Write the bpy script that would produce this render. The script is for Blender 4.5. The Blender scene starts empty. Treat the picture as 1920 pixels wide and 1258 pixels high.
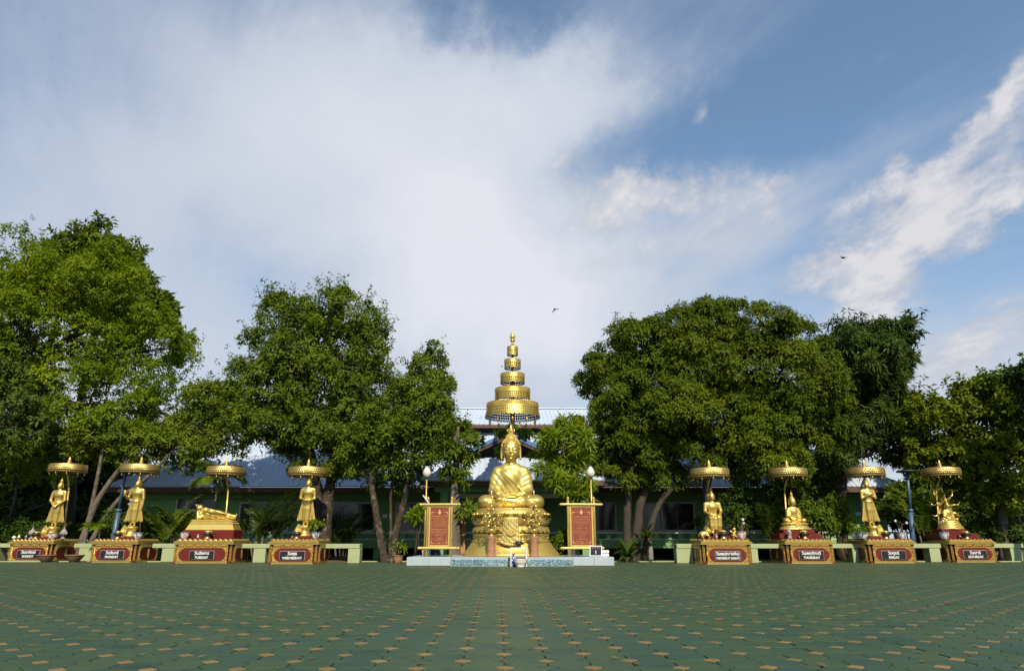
import bpy, math, random
import numpy as np
from mathutils import Vector, Matrix

R = math.radians
scene = bpy.context.scene
COL = scene.collection

# ------------------------------------------------------------------ camera
CAM_H = 0.82
PITCH = R(16.7)
FPX = 1280.0
cam_d = bpy.data.cameras.new('camera')
cam = bpy.data.objects.new('camera', cam_d)
COL.objects.link(cam)
cam.location = (0, 0, CAM_H)
cam.rotation_euler = (R(90) + PITCH, 0, 0)
cam_d.sensor_width = 36.0
cam_d.lens = 24.0
cam_d.clip_end = 3000
cam_d.clip_start = 0.05
scene.camera = cam

# ------------------------------------------------------------------ light
SUN_EL, SUN_AZ = R(42), R(11)          # behind the viewer, to the right
SUN_DIR = Vector((math.sin(SUN_AZ) * math.cos(SUN_EL), -math.cos(SUN_AZ) * math.cos(SUN_EL), math.sin(SUN_EL)))
sun_d = bpy.data.lights.new('sun', 'SUN')
sun_d.energy = 5.0
sun_d.angle = R(0.6)
sun_d.color = (1.0, 0.89, 0.70)
sun = bpy.data.objects.new('sun', sun_d)
COL.objects.link(sun)
sun.rotation_euler = SUN_DIR.to_track_quat('Z', 'Y').to_euler()
sun.location = SUN_DIR * 60

vs = scene.view_settings
vs.view_transform = 'Standard'
vs.look = 'None'
vs.exposure = 0.28
vs.gamma = 1.0
vs.use_curve_mapping = False

# pixel (of the 1920 x 1258 photograph) -> world point on the vertical plane at distance Y
CP, SP = math.cos(PITCH), math.sin(PITCH)
def P(px, py, Y):
    a = (px - 960) / FPX
    b = (629 - py) / FPX
    yc = CP - b * SP
    return Vector((a * Y / yc, Y, CAM_H + (SP + b * CP) * Y / yc))
def PM(py, Y):                              # pixels per metre there
    b = (629 - py) / FPX
    return FPX * (CP - b * SP) / Y
def ZH(py, Y): return P(960, py, Y).z
def DIR(px, py):
    v = P(px, py, 1.0) - Vector((0, 0, CAM_H))
    return v.normalized()

# ------------------------------------------------------------------ world
world = bpy.data.worlds.new('World')
scene.world = world
world.use_nodes = True
WN = world.node_tree
WN.nodes.clear()
def wn(t, **kw):
    n = WN.nodes.new(t)
    for k, v in kw.items(): setattr(n, k, v)
    return n
def wl(a, b): WN.links.new(a, b)
def wmath(op, a, b=None, c=None, clamp=False):
    n = wn('ShaderNodeMath', operation=op)
    n.use_clamp = clamp
    for i, v in enumerate((a, b, c)):
        if v is None: continue
        if isinstance(v, (int, float)): n.inputs[i].default_value = v
        else: wl(v, n.inputs[i])
    return n.outputs[0]
def wvec(op, a, b):
    n = wn('ShaderNodeVectorMath', operation=op)
    for i, v in enumerate((a, b)):
        if isinstance(v, (tuple, list, Vector)): n.inputs[i].default_value = tuple(v)
        else: wl(v, n.inputs[i])
    return n.outputs['Value'] if op == 'DOT_PRODUCT' else n.outputs[0]
def wsmooth(x, lo, hi):
    n = wn('ShaderNodeMapRange', interpolation_type='SMOOTHSTEP')
    wl(x, n.inputs[0]); n.inputs[1].default_value = lo; n.inputs[2].default_value = hi
    return n.outputs[0]
def wnoise(vec, scale, detail, rough=0.55, dist=0.0):
    n = wn('ShaderNodeTexNoise')
    wl(vec, n.inputs['Vector']); n.inputs['Scale'].default_value = scale
    n.inputs['Detail'].default_value = detail; n.inputs['Roughness'].default_value = rough
    n.inputs['Distortion'].default_value = dist
    return n
def build_sky():
    tc = wn('ShaderNodeTexCoord').outputs['Generated']
    sky = wn('ShaderNodeTexSky', sky_type='NISHITA')
    sky.sun_disc = False
    sky.sun_elevation = SUN_EL
    sky.sun_rotation = R(180) - SUN_AZ
    sky.air_density = 1.0; sky.dust_density = 0.3; sky.ozone_density = 1.2; sky.altitude = 0
    # warp the direction a little so cloud borders are ragged
    wnz = wnoise(tc, 5.0, 6, 0.62)
    off = wvec('MULTIPLY', wvec('SUBTRACT', wnz.outputs['Color'], (0.5, 0.5, 0.5)), (0.20, 0.20, 0.20))
    d = wvec('ADD', tc, off)
    def blob(px, py, rx, ry, ang=0, soft=0.0):
        c = DIR(px, py)
        t1 = Vector((0, 0, 1)).cross(c).normalized() * -1
        t2 = c.cross(t1).normalized() * -1
        if t2.z < 0: t2 = -t2
        if t1.x < 0: t1 = -t1
        ca, sa = math.cos(R(ang)), math.sin(R(ang))
        u = (t1 * ca + t2 * sa) / (rx / FPX * 0.9)
        v = (-t1 * sa + t2 * ca) / (ry / FPX * 0.9)
        dd = wvec('SUBTRACT', d, c)
        e1 = wvec('DOT_PRODUCT', dd, u); e2 = wvec('DOT_PRODUCT', dd, v)
        e = wmath('SQRT', wmath('ADD', wmath('MULTIPLY', e1, e1), wmath('MULTIPLY', e2, e2)))
        return wsmooth(e, 1.0, soft)
    def total(bl, start=None):
        s = start
        for w, args in bl:
            t = wmath('MULTIPLY', blob(*args), w)
            s = t if s is None else wmath('ADD', s, t)
        return s
    # stretched noises on a cloud plane (streaks gather towards the horizon)
    sep = wn('ShaderNodeSeparateXYZ'); wl(tc, sep.inputs[0])
    zz = wmath('ADD', wmath('MAXIMUM', sep.outputs[2], 0.0), 0.22)
    comb = wn('ShaderNodeCombineXYZ')
    wl(wmath('DIVIDE', sep.outputs[0], zz), comb.inputs[0])
    wl(wmath('DIVIDE', sep.outputs[1], zz), comb.inputs[1])
    wl(wmath('MULTIPLY', zz, 0.6), comb.inputs[2])
    plane = comb.outputs[0]
    def streak(ang, along, across):
        # noise space stretched along the direction at angle ang on the cloud plane
        c, sn = math.cos(R(ang)), math.sin(R(ang))
        cb = wn('ShaderNodeCombineXYZ')
        wl(wvec('DOT_PRODUCT', plane, (c * along, sn * along, 0)), cb.inputs[0])
        wl(wvec('DOT_PRODUCT', plane, (-sn * across, c * across, 0)), cb.inputs[1])
        wl(zz, cb.inputs[2])
        return cb.outputs[0]
    soft_n = wnoise(plane, 1.1, 4, 0.5).outputs[0]
    fine_n = wnoise(streak(103, 5.0, 9.0), 1.0, 8, 0.66).outputs[0]
    mid_n = wnoise(tc, 5.5, 5, 0.62).outputs[0]
    wisp_n = wnoise(streak(118, 1.3, 5.0), 1.0, 8, 0.66, 0.5).outputs[0]
    # veil: the wide soft sheet
    veil_blobs = total([
        (1.08, (830, 330, 560, 430, -12, 0.05)),
        (0.58, (360, 140, 640, 430, 0, 0.1)),
        (0.9, (900, 560, 420, 330, 0, 0.15)),
        (0.55, (220, 520, 520, 380, 0, 0.1)),
        (0.5, (1080, 180, 330, 170, 0, 0.1)),
        (0.55, (1330, 430, 460, 190, 8, 0.0)),
        (0.50, (1200, 600, 460, 200, 0, 0.0)),
        (0.30, (1760, 680, 420, 190, 0, 0.1)),
        (-0.45, (1330, 250, 330, 150, 0, 0.1)),
        (-0.45, (900, 20, 220, 110, 0, 0.1)),
        (-0.30, (1640, 60, 460, 220, 0, 0.1)),
    ])
    low = wsmooth(sep.outputs[2], 0.42, 0.05)
    veil_blobs = wmath('ADD', veil_blobs, wmath('MULTIPLY', low, 0.75))
    veil_in = wmath('ADD', wmath('ADD', veil_blobs, 0.16), wmath('MULTIPLY', wmath('SUBTRACT', soft_n, 0.5), 0.55))
    veil_in = wmath('ADD', veil_in, wmath('MULTIPLY', wmath('SUBTRACT', wisp_n, 0.47), 0.85))
    veil = wmath('ADD', wmath('MULTIPLY', wsmooth(veil_in, -0.05, 1.10), 0.86), 0.10)
    # cumulus: brighter ragged banks
    cum_blobs = total([
        (0.62, (1850, 290, 330, 120, 36, 0.2)),
        (0.60, (1660, 420, 200, 90, 24, 0.2)),
        (0.80, (1590, 530, 210, 85, -4, 0.2)),
        (0.45, (1640, 595, 120, 60, 0, 0.2)),
        (0.66, (1850, 610, 200, 80, 12, 0.1)),
        (0.50, (1800, 690, 230, 80, 0, 0.1)),
        (0.62, (1250, 375, 320, 75, -4, 0.1)),
        (0.52, (1180, 425, 120, 55, 0, 0.1)),
        (0.45, (1100, 295, 85, 40, 6, 0.1)),
        (0.38, (1320, 220, 50, 40, -40, 0.1)),
        (0.35, (1330, 285, 60, 25, 0, 0.1)),
        (0.42, (1460, 360, 80, 45, 40, 0.1)),
        (0.46, (1180, 500, 190, 70, 0, 0.1)),
        (0.40, (1400, 440, 240, 60, 6, 0.1)),
        (0.30, (160, 345, 230, 45, -10, 0.1)),
        (0.28, (340, 495, 60, 20, 0, 0.1)),
        (0.40, (1880, 190, 180, 40, 30, 0.1)),
        (0.45, (1880, 380, 130, 40, 22, 0.1)),
    ])
    cum_in = wmath('ADD', cum_blobs, wmath('MULTIPLY', wmath('SUBTRACT', fine_n, 0.50), 1.15))
    cum_in = wmath('ADD', cum_in, wmath('MULTIPLY', wmath('SUBTRACT', mid_n, 0.5), 1.0))
    cum = wmath('MULTIPLY', wsmooth(cum_in, 0.12, 0.92), 0.94)
    # cloud colours: thin veil is cool, thick parts whiter with greyer folds
    ramp = wn('ShaderNodeValToRGB')
    wl(wmath('ADD', wmath('MULTIPLY', veil_blobs, 0.62), wmath('MULTIPLY', wmath('SUBTRACT', soft_n, 0.5), 0.25)), ramp.inputs[0])
    ramp.color_ramp.elements[0].position = 0.18; ramp.color_ramp.elements[0].color = (0.47, 0.55, 0.68, 1)
    ramp.color_ramp.elements[1].position = 0.95; ramp.color_ramp.elements[1].color = (0.80, 0.81, 0.87, 1)
    cramp = wn('ShaderNodeValToRGB')
    wl(wmath('ADD', wmath('MULTIPLY', fine_n, 0.6), wmath('MULTIPLY', cum_in, 0.35)), cramp.inputs[0])
    cramp.color_ramp.elements[0].position = 0.30; cramp.color_ramp.elements[0].color = (0.46, 0.50, 0.60, 1)
    cramp.color_ramp.elements[1].position = 0.66; cramp.color_ramp.elements[1].color = (0.86, 0.85, 0.88, 1)
    b_sky = wn('ShaderNodeBackground'); wl(wvec('MULTIPLY', sky.outputs[0], (0.90, 1.06, 1.09)), b_sky.inputs[0]); b_sky.inputs[1].default_value = SKY_STRENGTH
    b_v = wn('ShaderNodeBackground'); wl(ramp.outputs[0], b_v.inputs[0]); b_v.inputs[1].default_value = 0.82
    b_c = wn('ShaderNodeBackground'); wl(cramp.outputs[0], b_c.inputs[0]); b_c.inputs[1].default_value = 0.72
    m1 = wn('ShaderNodeMixShader'); wl(veil, m1.inputs[0]); wl(b_sky.outputs[0], m1.inputs[1]); wl(b_v.outputs[0], m1.inputs[2])
    m2 = wn('ShaderNodeMixShader'); wl(cum, m2.inputs[0]); wl(m1.outputs[0], m2.inputs[1]); wl(b_c.outputs[0], m2.inputs[2])
    out = wn('ShaderNodeOutputWorld'); wl(m2.outputs[0], out.inputs[0])
SKY_STRENGTH = 0.118
build_sky()
world.cycles.sampling_method = 'MANUAL'
world.cycles.sample_map_resolution = 256
scene.cycles.max_bounces = 6
scene.cycles.diffuse_bounces = 2
scene.cycles.glossy_bounces = 3
scene.cycles.transmission_bounces = 4
scene.cycles.caustics_reflective = False
scene.cycles.caustics_refractive = False

# ------------------------------------------------------------------ helpers: objects
def tag(o, label=None, cat=None, group=None, kind=None):
    if label: o['label'] = label
    if cat: o['category'] = cat
    if group: o['group'] = group
    if kind: o['kind'] = kind
    return o
def thing(name, label, cat, loc=(0, 0, 0), rz=0, group=None, scale=1.0):
    o = bpy.data.objects.new(name, None)
    o.empty_display_size = 0.2
    COL.objects.link(o)
    o.location = loc; o.rotation_euler = (0, 0, rz); o.scale = (scale,) * 3 if isinstance(scale, (int, float)) else scale
    return tag(o, label, cat, group)
def link_mesh(name, me, mats, parent=None, loc=None):
    o = bpy.data.objects.new(name, me)
    COL.objects.link(o)
    if mats is not None:
        for m in (mats if isinstance(mats, (list, tuple)) else [mats]):
            if len(me.materials) < (len(mats) if isinstance(mats, (list, tuple)) else 1): me.materials.append(m)
    if parent: o.parent = parent
    if loc is not None: o.location = loc
    return o
def dup(o, parent=None, loc=None, name=None):
    c = o.copy()
    if name: c.name = name
    COL.objects.link(c)
    if parent: c.parent = parent
    if loc is not None: c.location = loc
    return c
def np_mesh(name, verts, quads=None, tris=None, smooth=False, attrs=None, mat_idx=None):
    me = bpy.data.meshes.new(name)
    verts = np.asarray(verts, np.float32)
    nq = 0 if quads is None else len(quads); nt = 0 if tris is None else len(tris)
    me.vertices.add(len(verts)); me.vertices.foreach_set('co', verts.ravel())
    me.loops.add(nq * 4 + nt * 3)
    idx = []
    if nq: idx.append(np.asarray(quads, np.int32).ravel())
    if nt: idx.append(np.asarray(tris, np.int32).ravel())
    me.loops.foreach_set('vertex_index', np.concatenate(idx))
    me.polygons.add(nq + nt)
    starts = np.concatenate([np.arange(nq) * 4, nq * 4 + np.arange(nt) * 3]).astype(np.int32)
    me.polygons.foreach_set('loop_start', starts)
    if mat_idx is not None: me.polygons.foreach_set('material_index', np.asarray(mat_idx, np.int32))
    me.polygons.foreach_set('use_smooth', np.full(nq + nt, smooth, bool))
    me.update(calc_edges=True)
    for k, v in (attrs or {}).items():
        a = me.attributes.new(k, 'FLOAT', 'POINT'); a.data.foreach_set('value', np.asarray(v, np.float32))
    return me

class MB:
    """collects shapes into one mesh"""
    def __init__(s): s.v = []; s.f = []; s.m = []; s.sm = []
    def add(s, vs, fs, mat=0, smooth=False, M=None):
        o = len(s.v)
        if M is not None: vs = [M @ Vector(v) for v in vs]
        s.v.extend([tuple(v) for v in vs])
        s.f.extend([tuple(i + o for i in f) for f in fs])
        s.m.extend([mat] * len(fs)); s.sm.extend([smooth] * len(fs))
        return s
    def box(s, c, size, mat=0, M=None, bev=0.0, taper=1.0):
        x, y, z = (q / 2 for q in size); cx, cy, cz = c
        if bev <= 0:
            vs = []
            for dz in (-z, z):
                k = 1.0 if dz < 0 else taper
                vs += [(cx - x * k, cy - y * k, cz + dz), (cx + x * k, cy - y * k, cz + dz), (cx + x * k, cy + y * k, cz + dz), (cx - x * k, cy + y * k, cz + dz)]
            fs = [(3, 2, 1, 0), (4, 5, 6, 7), (0, 1, 5, 4), (1, 2, 6, 5), (2, 3, 7, 6), (3, 0, 4, 7)]
            return s.add(vs, fs, mat, False, M)
        b = min(bev, x * .9, y * .9, z * .9)
        rings = []
        for dz, ins in ((-z, b), (-z + b, 0), (z - b, 0), (z, b)):
            k = taper if dz > 0 else 1.0
            X, Y = (x - ins) * k, (y - ins) * k
            B = b * 0.9 if ins == 0 else b * 0.3
            rings.append([(cx - X + B, cy - Y, cz + dz), (cx + X - B, cy - Y, cz + dz), (cx + X, cy - Y + B, cz + dz), (cx + X, cy + Y - B, cz + dz),
                          (cx + X - B, cy + Y, cz + dz), (cx - X + B, cy + Y, cz + dz), (cx - X, cy + Y - B, cz + dz), (cx - X, cy - Y + B, cz + dz)])
        vs = [p for r in rings for p in r]; fs = []
        for i in range(3):
            for j in range(8):
                k = (j + 1) % 8
                fs.append((i * 8 + j, i * 8 + k, i * 8 + 8 + k, i * 8 + 8 + j))
        fs.append(tuple(range(7, -1, -1))); fs.append(tuple(range(24, 32)))
        return s.add(vs, fs, mat, False, M)
    def lathe(s, prof, n=24, c=(0, 0, 0), sy=1.0, mat=0, smooth=True, M=None, mod=None, cap=True):
        vs = []; fs = []
        for i, (r, z) in enumerate(prof):
            for j in range(n):
                t = 2 * math.pi * j / n
                rr = r * (mod(t, i) if mod else 1)
                vs.append((c[0] + rr * math.cos(t), c[1] + rr * math.sin(t) * sy, c[2] + z))
        for i in range(len(prof) - 1):
            for j in range(n):
                k = (j + 1) % n
                fs.append((i * n + j, i * n + k, (i + 1) * n + k, (i + 1) * n + j))
        if cap:
            fs.append(tuple(range(n - 1, -1, -1))); m = (len(prof) - 1) * n; fs.append(tuple(range(m, m + n)))
        return s.add(vs, fs, mat, smooth, M)
    def tube(s, pts, rad, n=8, mat=0, smooth=True, caps=True, M=None):
        pts = [Vector(p) for p in pts]
        if isinstance(rad, (int, float)): rad = [rad] * len(pts)
        vs = []; fs = []; ref = None
        for i, p in enumerate(pts):
            t = (pts[min(i + 1, len(pts) - 1)] - pts[max(i - 1, 0)]).normalized()
            if ref is None:
                ref = Vector((0, 0, 1)) if abs(t.z) < 0.9 else Vector((1, 0, 0))
            u = (ref - t * ref.dot(t)).normalized(); ref = u; w = t.cross(u)
            for j in range(n):
                a = 2 * math.pi * j / n
                vs.append(p + (u * math.cos(a) + w * math.sin(a)) * rad[i])
        for i in range(len(pts) - 1):
            for j in range(n):
                k = (j + 1) % n
                fs.append((i * n + j, i * n + k, (i + 1) * n + k, (i + 1) * n + j))
        if caps:
            fs.append(tuple(range(n - 1, -1, -1))); m = (len(pts) - 1) * n; fs.append(tuple(range(m, m + n)))
        return s.add(vs, fs, mat, smooth, M)
    def ball(s, c, r, nu=10, nv=6, mat=0, smooth=True, M=None):
        if isinstance(r, (int, float)): r = (r, r, r)
        vs = [(c[0], c[1], c[2] - r[2])]; fs = []
        for i in range(1, nv):
            ph = -math.pi / 2 + math.pi * i / nv
            for j in range(nu):
                t = 2 * math.pi * j / nu
                vs.append((c[0] + r[0] * math.cos(ph) * math.cos(t), c[1] + r[1] * math.cos(ph) * math.sin(t), c[2] + r[2] * math.sin(ph)))
        vs.append((c[0], c[1], c[2] + r[2])); top = len(vs) - 1
        for j in range(nu):
            k = (j + 1) % nu
            fs.append((0, 1 + k, 1 + j)); fs.append((top, 1 + (nv - 2) * nu + j, 1 + (nv - 2) * nu + k))
            for i in range(nv - 2):
                fs.append((1 + i * nu + j, 1 + i * nu + k, 1 + (i + 1) * nu + k, 1 + (i + 1) * nu + j))
        return s.add(vs, fs, mat, smooth, M)
    def prism(s, poly, y0, y1, mat=0, M=None):
        """polygon in x,z extruded along y (poly counter-clockwise seen from -y)"""
        n = len(poly)
        vs = [(x, y0, z) for x, z in poly] + [(x, y1, z) for x, z in poly]
        fs = [tuple(range(n)), tuple(range(2 * n - 1, n - 1, -1))]
        for i in range(n):
            k = (i + 1) % n
            fs.append((k, i, n + i, n + k))
        return s.add(vs, fs, mat, False, M)
    def poly3(s, pts, mat=0): return s.add(pts, [tuple(range(len(pts)))], mat)
    def mesh(s, name):
        me = bpy.data.meshes.new(name)
        me.from_pydata(s.v, [], s.f)
        me.polygons.foreach_set('material_index', np.array(s.m, np.int32))
        me.polygons.foreach_set('use_smooth', np.array(s.sm, bool))
        me.update()
        return me
    def build(s, name, mats, parent=None, loc=None): return link_mesh(name, s.mesh(name), mats, parent, loc)

# ------------------------------------------------------------------ materials
def material(name, c1, c2=None, scale=6.0, rough=0.6, metal=0.0, bump=0.0, bscale=40.0, spec=0.5, detail=6, tint=None, rough2=None, stain=None, c_obj=False, world=False):
    m = bpy.data.materials.new(name); m.use_nodes = True
    nt = m.node_tree; b = nt.nodes['Principled BSDF']
    b.inputs['Roughness'].default_value = rough; b.inputs['Metallic'].default_value = metal
    b.inputs['Specular IOR Level'].default_value = spec
    tc = nt.nodes.new('ShaderNodeNewGeometry' if world else 'ShaderNodeTexCoord'); co = tc.outputs['Position' if world else 'Object']
    L = nt.links.new
    def noise(sc, det=detail):
        n = nt.nodes.new('ShaderNodeTexNoise'); L(co, n.inputs['Vector'])
        n.inputs['Scale'].default_value = sc; n.inputs['Detail'].default_value = det; n.inputs['Roughness'].default_value = 0.6
        return n.outputs[0]
    def ramp(x, lo, hi):
        n = nt.nodes.new('ShaderNodeMapRange'); L(x, n.inputs[0]); n.inputs[1].default_value = lo; n.inputs[2].default_value = hi
        return n.outputs[0]
    def mix(f, a, bb):
        n = nt.nodes.new('ShaderNodeMix'); n.data_type = 'RGBA'
        if isinstance(f, (int, float)): n.inputs[0].default_value = f
        else: L(f, n.inputs[0])
        for i, q in ((6, a), (7, bb)):
            if isinstance(q, tuple): n.inputs[i].default_value = (*q, 1)
            else: L(q, n.inputs[i])
        return n.outputs[2]
    col = c1
    if c2 is not None: col = mix(ramp(noise(scale), 0.3, 0.7), c1, c2)
    if stain is not None:
        col = mix(ramp(noise(stain[1], 8), stain[2], stain[3]), col, stain[0])
    if tint is not None:
        at = nt.nodes.new('ShaderNodeAttribute'); at.attribute_name = 'tint'
        oi = nt.nodes.new('ShaderNodeObjectInfo')
        ad = nt.nodes.new('ShaderNodeMath'); L(at.outputs['Fac'], ad.inputs[0])
        if c_obj: L(oi.outputs['Random'], ad.inputs[1])
        else: ad.inputs[1].default_value = 0
        col = mix(ad.outputs[0], col, tint)
    if isinstance(col, tuple): b.inputs['Base Color'].default_value = (*col, 1)
    else: L(col, b.inputs['Base Color'])
    if rough2 is not None: L(ramp2(nt, noise(scale * 1.7), rough, rough2), b.inputs['Roughness'])
    if bump > 0:
        bn = nt.nodes.new('ShaderNodeBump'); bn.inputs['Strength'].default_value = bump; bn.inputs['Distance'].default_value = 0.02
        L(noise(bscale), bn.inputs['Height']); L(bn.outputs[0], b.inputs['Normal'])
    return m
def ramp2(nt, x, lo, hi):
    n = nt.nodes.new('ShaderNodeMapRange'); nt.links.new(x, n.inputs[0])
    n.inputs[1].default_value = 0.3; n.inputs[2].default_value = 0.7; n.inputs[3].default_value = lo; n.inputs[4].default_value = hi
    return n.outputs[0]
def leaf_material(name, c1, c2, c3, trans=0.3, rough=0.42):
    m = bpy.data.materials.new(name); m.use_nodes = True
    nt = m.node_tree; b = nt.nodes['Principled BSDF']; out = nt.nodes['Material Output']; L = nt.links.new
    at = nt.nodes.new('ShaderNodeAttribute'); at.attribute_name = 'tint'
    cr = nt.nodes.new('ShaderNodeValToRGB'); L(at.outputs['Fac'], cr.inputs[0])
    e = cr.color_ramp.elements
    e[0].position = 0.0; e[0].color = (*c1, 1); e[1].position = 1.0; e[1].color = (*c3, 1)
    k = e.new(0.5); k.color = (*c2, 1)
    L(cr.outputs[0], b.inputs['Base Color']); b.inputs['Roughness'].default_value = rough
    b.inputs['Specular IOR Level'].default_value = 0.12
    tr = nt.nodes.new('ShaderNodeBsdfTranslucent')
    hs = nt.nodes.new('ShaderNodeHueSaturation'); hs.inputs['Value'].default_value = 1.5; hs.inputs['Saturation'].default_value = 1.1; hs.inputs['Hue'].default_value = 0.485
    L(cr.outputs[0], hs.inputs['Color']); L(hs.outputs[0], tr.inputs[0])
    mx = nt.nodes.new('ShaderNodeMixShader'); mx.inputs[0].default_value = trans
    L(b.outputs[0], mx.inputs[1]); L(tr.outputs[0], mx.inputs[2]); L(mx.outputs[0], out.inputs[0])
    return m

M = {}
M['gold'] = material('gold_paint', (0.66, 0.47, 0.125), (0.56, 0.38, 0.09), 3.0, 0.38, 0.74, 0.10, 30)
M['gold_bright'] = material('gold_leaf', (0.73, 0.55, 0.155), (0.63, 0.45, 0.11), 2.0, 0.37, 0.74, 0.16, 26)
M['gold_base'] = material('gold_throne', (0.72, 0.54, 0.16), (0.62, 0.44, 0.11), 1.6, 0.38, 0.70, 0.12, 9)
M['gold_old'] = material('gold_umbrella', (0.50, 0.355, 0.13), (0.36, 0.24, 0.075), 9.0, 0.38, 0.72, 0.35, 60)
M['gold_shaded'] = material('gold_tier_shaded', (0.06, 0.045, 0.02), (0.035, 0.026, 0.014), 9, 0.5, 0.3)  # darkened tier gold: shade inside the umbrella rings put into the colour
M['gold_tier'] = material('gold_tier', (0.66, 0.48, 0.12), (0.54, 0.375, 0.08), 9.0, 0.34, 0.72, 0.3, 60)
M['gold_relief'] = material('gold_relief', (0.70, 0.53, 0.17), (0.56, 0.40, 0.11), 12.0, 0.33, 0.74, 0.2, 70)
M['lacquer'] = material('red_lacquer', (0.135, 0.015, 0.011), (0.105, 0.011, 0.009), 5.0, 0.45, 0.0, 0.05, 30, spec=0.3, stain=((0.15, 0.04, 0.03), 3.0, 0.62, 0.85))
M['umb_top'] = material('umbrella_cloth', (0.20, 0.055, 0.03), (0.15, 0.04, 0.02), 6.0, 0.6)
M['black'] = material('black_plate', (0.012, 0.011, 0.011), None, rough=0.35)
M['white_letter'] = material('letter_white', (0.8, 0.8, 0.78), None, rough=0.5)
M['plate_edge'] = material('plate_edge', (0.35, 0.33, 0.31), None, rough=0.5)
M['black_pot'] = material('black_bowl', (0.018, 0.017, 0.016), (0.03, 0.028, 0.025), 12, 0.38, 0.1, 0.1, 40)
M['paver_green'] = material('paver_green', (0.039, 0.078, 0.055), (0.024, 0.055, 0.039), 0.5, 0.44, 0.0, 0.10, 50, world=True, spec=0.13, tint=(0.046, 0.076, 0.036), c_obj=True, stain=((0.017, 0.030, 0.021), 1.7, 0.54, 0.80), rough2=0.58)
M['paver_orange'] = material('paver_orange', (0.235, 0.155, 0.062), (0.18, 0.115, 0.045), 2.0, 0.42, 0.0, 0.10, 50, world=True, spec=0.13, tint=(0.17, 0.11, 0.045), c_obj=True, stain=((0.10, 0.07, 0.03), 4.0, 0.60, 0.85), rough2=0.6)
M['grout'] = material('grout', (0.016, 0.022, 0.016), (0.028, 0.035, 0.024), 20, 0.9)
M['soil'] = material('soil', (0.10, 0.062, 0.035), (0.045, 0.045, 0.02), 1.2, 0.95, 0, 0.5, 12)
M['concrete_green'] = material('bench_paint', (0.33, 0.37, 0.19), (0.27, 0.32, 0.165), 3.0, 0.7, 0, 0.12, 30, stain=((0.30, 0.36, 0.20), 2.0, 0.58, 0.85))
M['white_tile'] = material('white_tile', (0.36, 0.42, 0.45), (0.30, 0.36, 0.385), 2.5, 0.4, 0, 0.05, 20, stain=((0.24, 0.30, 0.26), 2.2, 0.55, 0.85))
M['clay'] = material('terracotta', (0.36, 0.175, 0.085), (0.29, 0.135, 0.065), 5, 0.85, 0, 0.2, 40)
M['clay_grey'] = material('glazed_clay', (0.16, 0.12, 0.085), (0.25, 0.11, 0.06), 7, 0.5, 0, 0.2, 30)
M['white_pot'] = material('white_ceramic', (0.74, 0.71, 0.66), (0.62, 0.6, 0.55), 4, 0.3)
M['china'] = material('painted_ceramic', (0.62, 0.62, 0.62), (0.64, 0.60, 0.56), 4, 0.3, stain=((0.06, 0.07, 0.16), 9.0, 0.53, 0.60))
M['china_red'] = material('painted_ceramic_red', (0.60, 0.60, 0.60), (0.64, 0.58, 0.52), 4, 0.3, stain=((0.30, 0.07, 0.05), 8.0, 0.55, 0.62))
M['blue_china'] = material('blue_china', (0.55, 0.57, 0.66), None, rough=0.2, stain=((0.02, 0.03, 0.25), 14.0, 0.42, 0.52))
M['white_metal'] = material('white_metal', (0.72, 0.72, 0.72), (0.6, 0.6, 0.6), 8, 0.4)
M['bulb'] = material('lamp_glass', (0.60, 0.56, 0.49), (0.54, 0.50, 0.43), 3, 0.25)
M['yellow_pole'] = material('gold_pole', (0.72, 0.52, 0.16), (0.62, 0.42, 0.11), 5, 0.38, 0.5, 0.08, 40)
M['sign_red'] = material('sign_red', (0.215, 0.056, 0.033), (0.18, 0.043, 0.026), 3, 0.5, spec=0.25)
M['sign_gold'] = material('sign_gold', (0.62, 0.36, 0.11), None, rough=0.45, metal=0.2)
M['solar'] = material('solar_cell', (0.02, 0.022, 0.03), (0.035, 0.035, 0.045), 8, 0.18)
M['bark'] = material('bark', (0.075, 0.057, 0.040), (0.024, 0.018, 0.013), 7, 0.95, 0, 1.0, 9, spec=0.1, stain=((0.15, 0.13, 0.10), 5.0, 0.54, 0.66))
M['bark_pale'] = material('bark_pale', (0.18, 0.155, 0.125), (0.075, 0.062, 0.047), 7, 0.95, 0, 1.0, 10, spec=0.1, stain=((0.06, 0.048, 0.035), 4.0, 0.54, 0.68))
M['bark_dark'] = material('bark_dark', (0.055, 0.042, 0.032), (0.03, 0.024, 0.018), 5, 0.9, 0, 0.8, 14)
M['wall'] = material('green_wall', (0.165, 0.325, 0.125), (0.145, 0.29, 0.11), 1.5, 0.8, 0, 0.05, 20, stain=((0.13, 0.22, 0.10), 1.2, 0.6, 0.85))
M['trim'] = material('pale_trim', (0.52, 0.55, 0.46), (0.45, 0.48, 0.40), 2, 0.7)
M['glass'] = material('dark_glass', (0.010, 0.011, 0.012), (0.016, 0.016, 0.016), 2, 0.12, 0, 0, spec=0.5)
M['roof'] = material('blue_roof', (0.50, 0.57, 0.67), (0.43, 0.51, 0.63), 0.8, 0.36, 0.1, 0.03, 6, stain=((0.30, 0.36, 0.46), 0.8, 0.55, 0.8))
M['roof_dark'] = material('blue_roof_ridge', (0.07, 0.17, 0.38), (0.06, 0.15, 0.34), 2, 0.4, 0.1)
M['fascia'] = material('brown_fascia', (0.095, 0.042, 0.028), (0.075, 0.034, 0.022), 3, 0.7)
M['wood'] = material('plank', (0.42, 0.21, 0.085), (0.33, 0.16, 0.06), 3, 0.75, 0, 0.15, 30)
M['pole_blue'] = material('pole_blue', (0.06, 0.105, 0.175), (0.05, 0.09, 0.145), 4, 0.45, 0.2)
M['dark_metal'] = material('dark_metal', (0.03, 0.032, 0.036), None, rough=0.5, metal=0.3)
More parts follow.
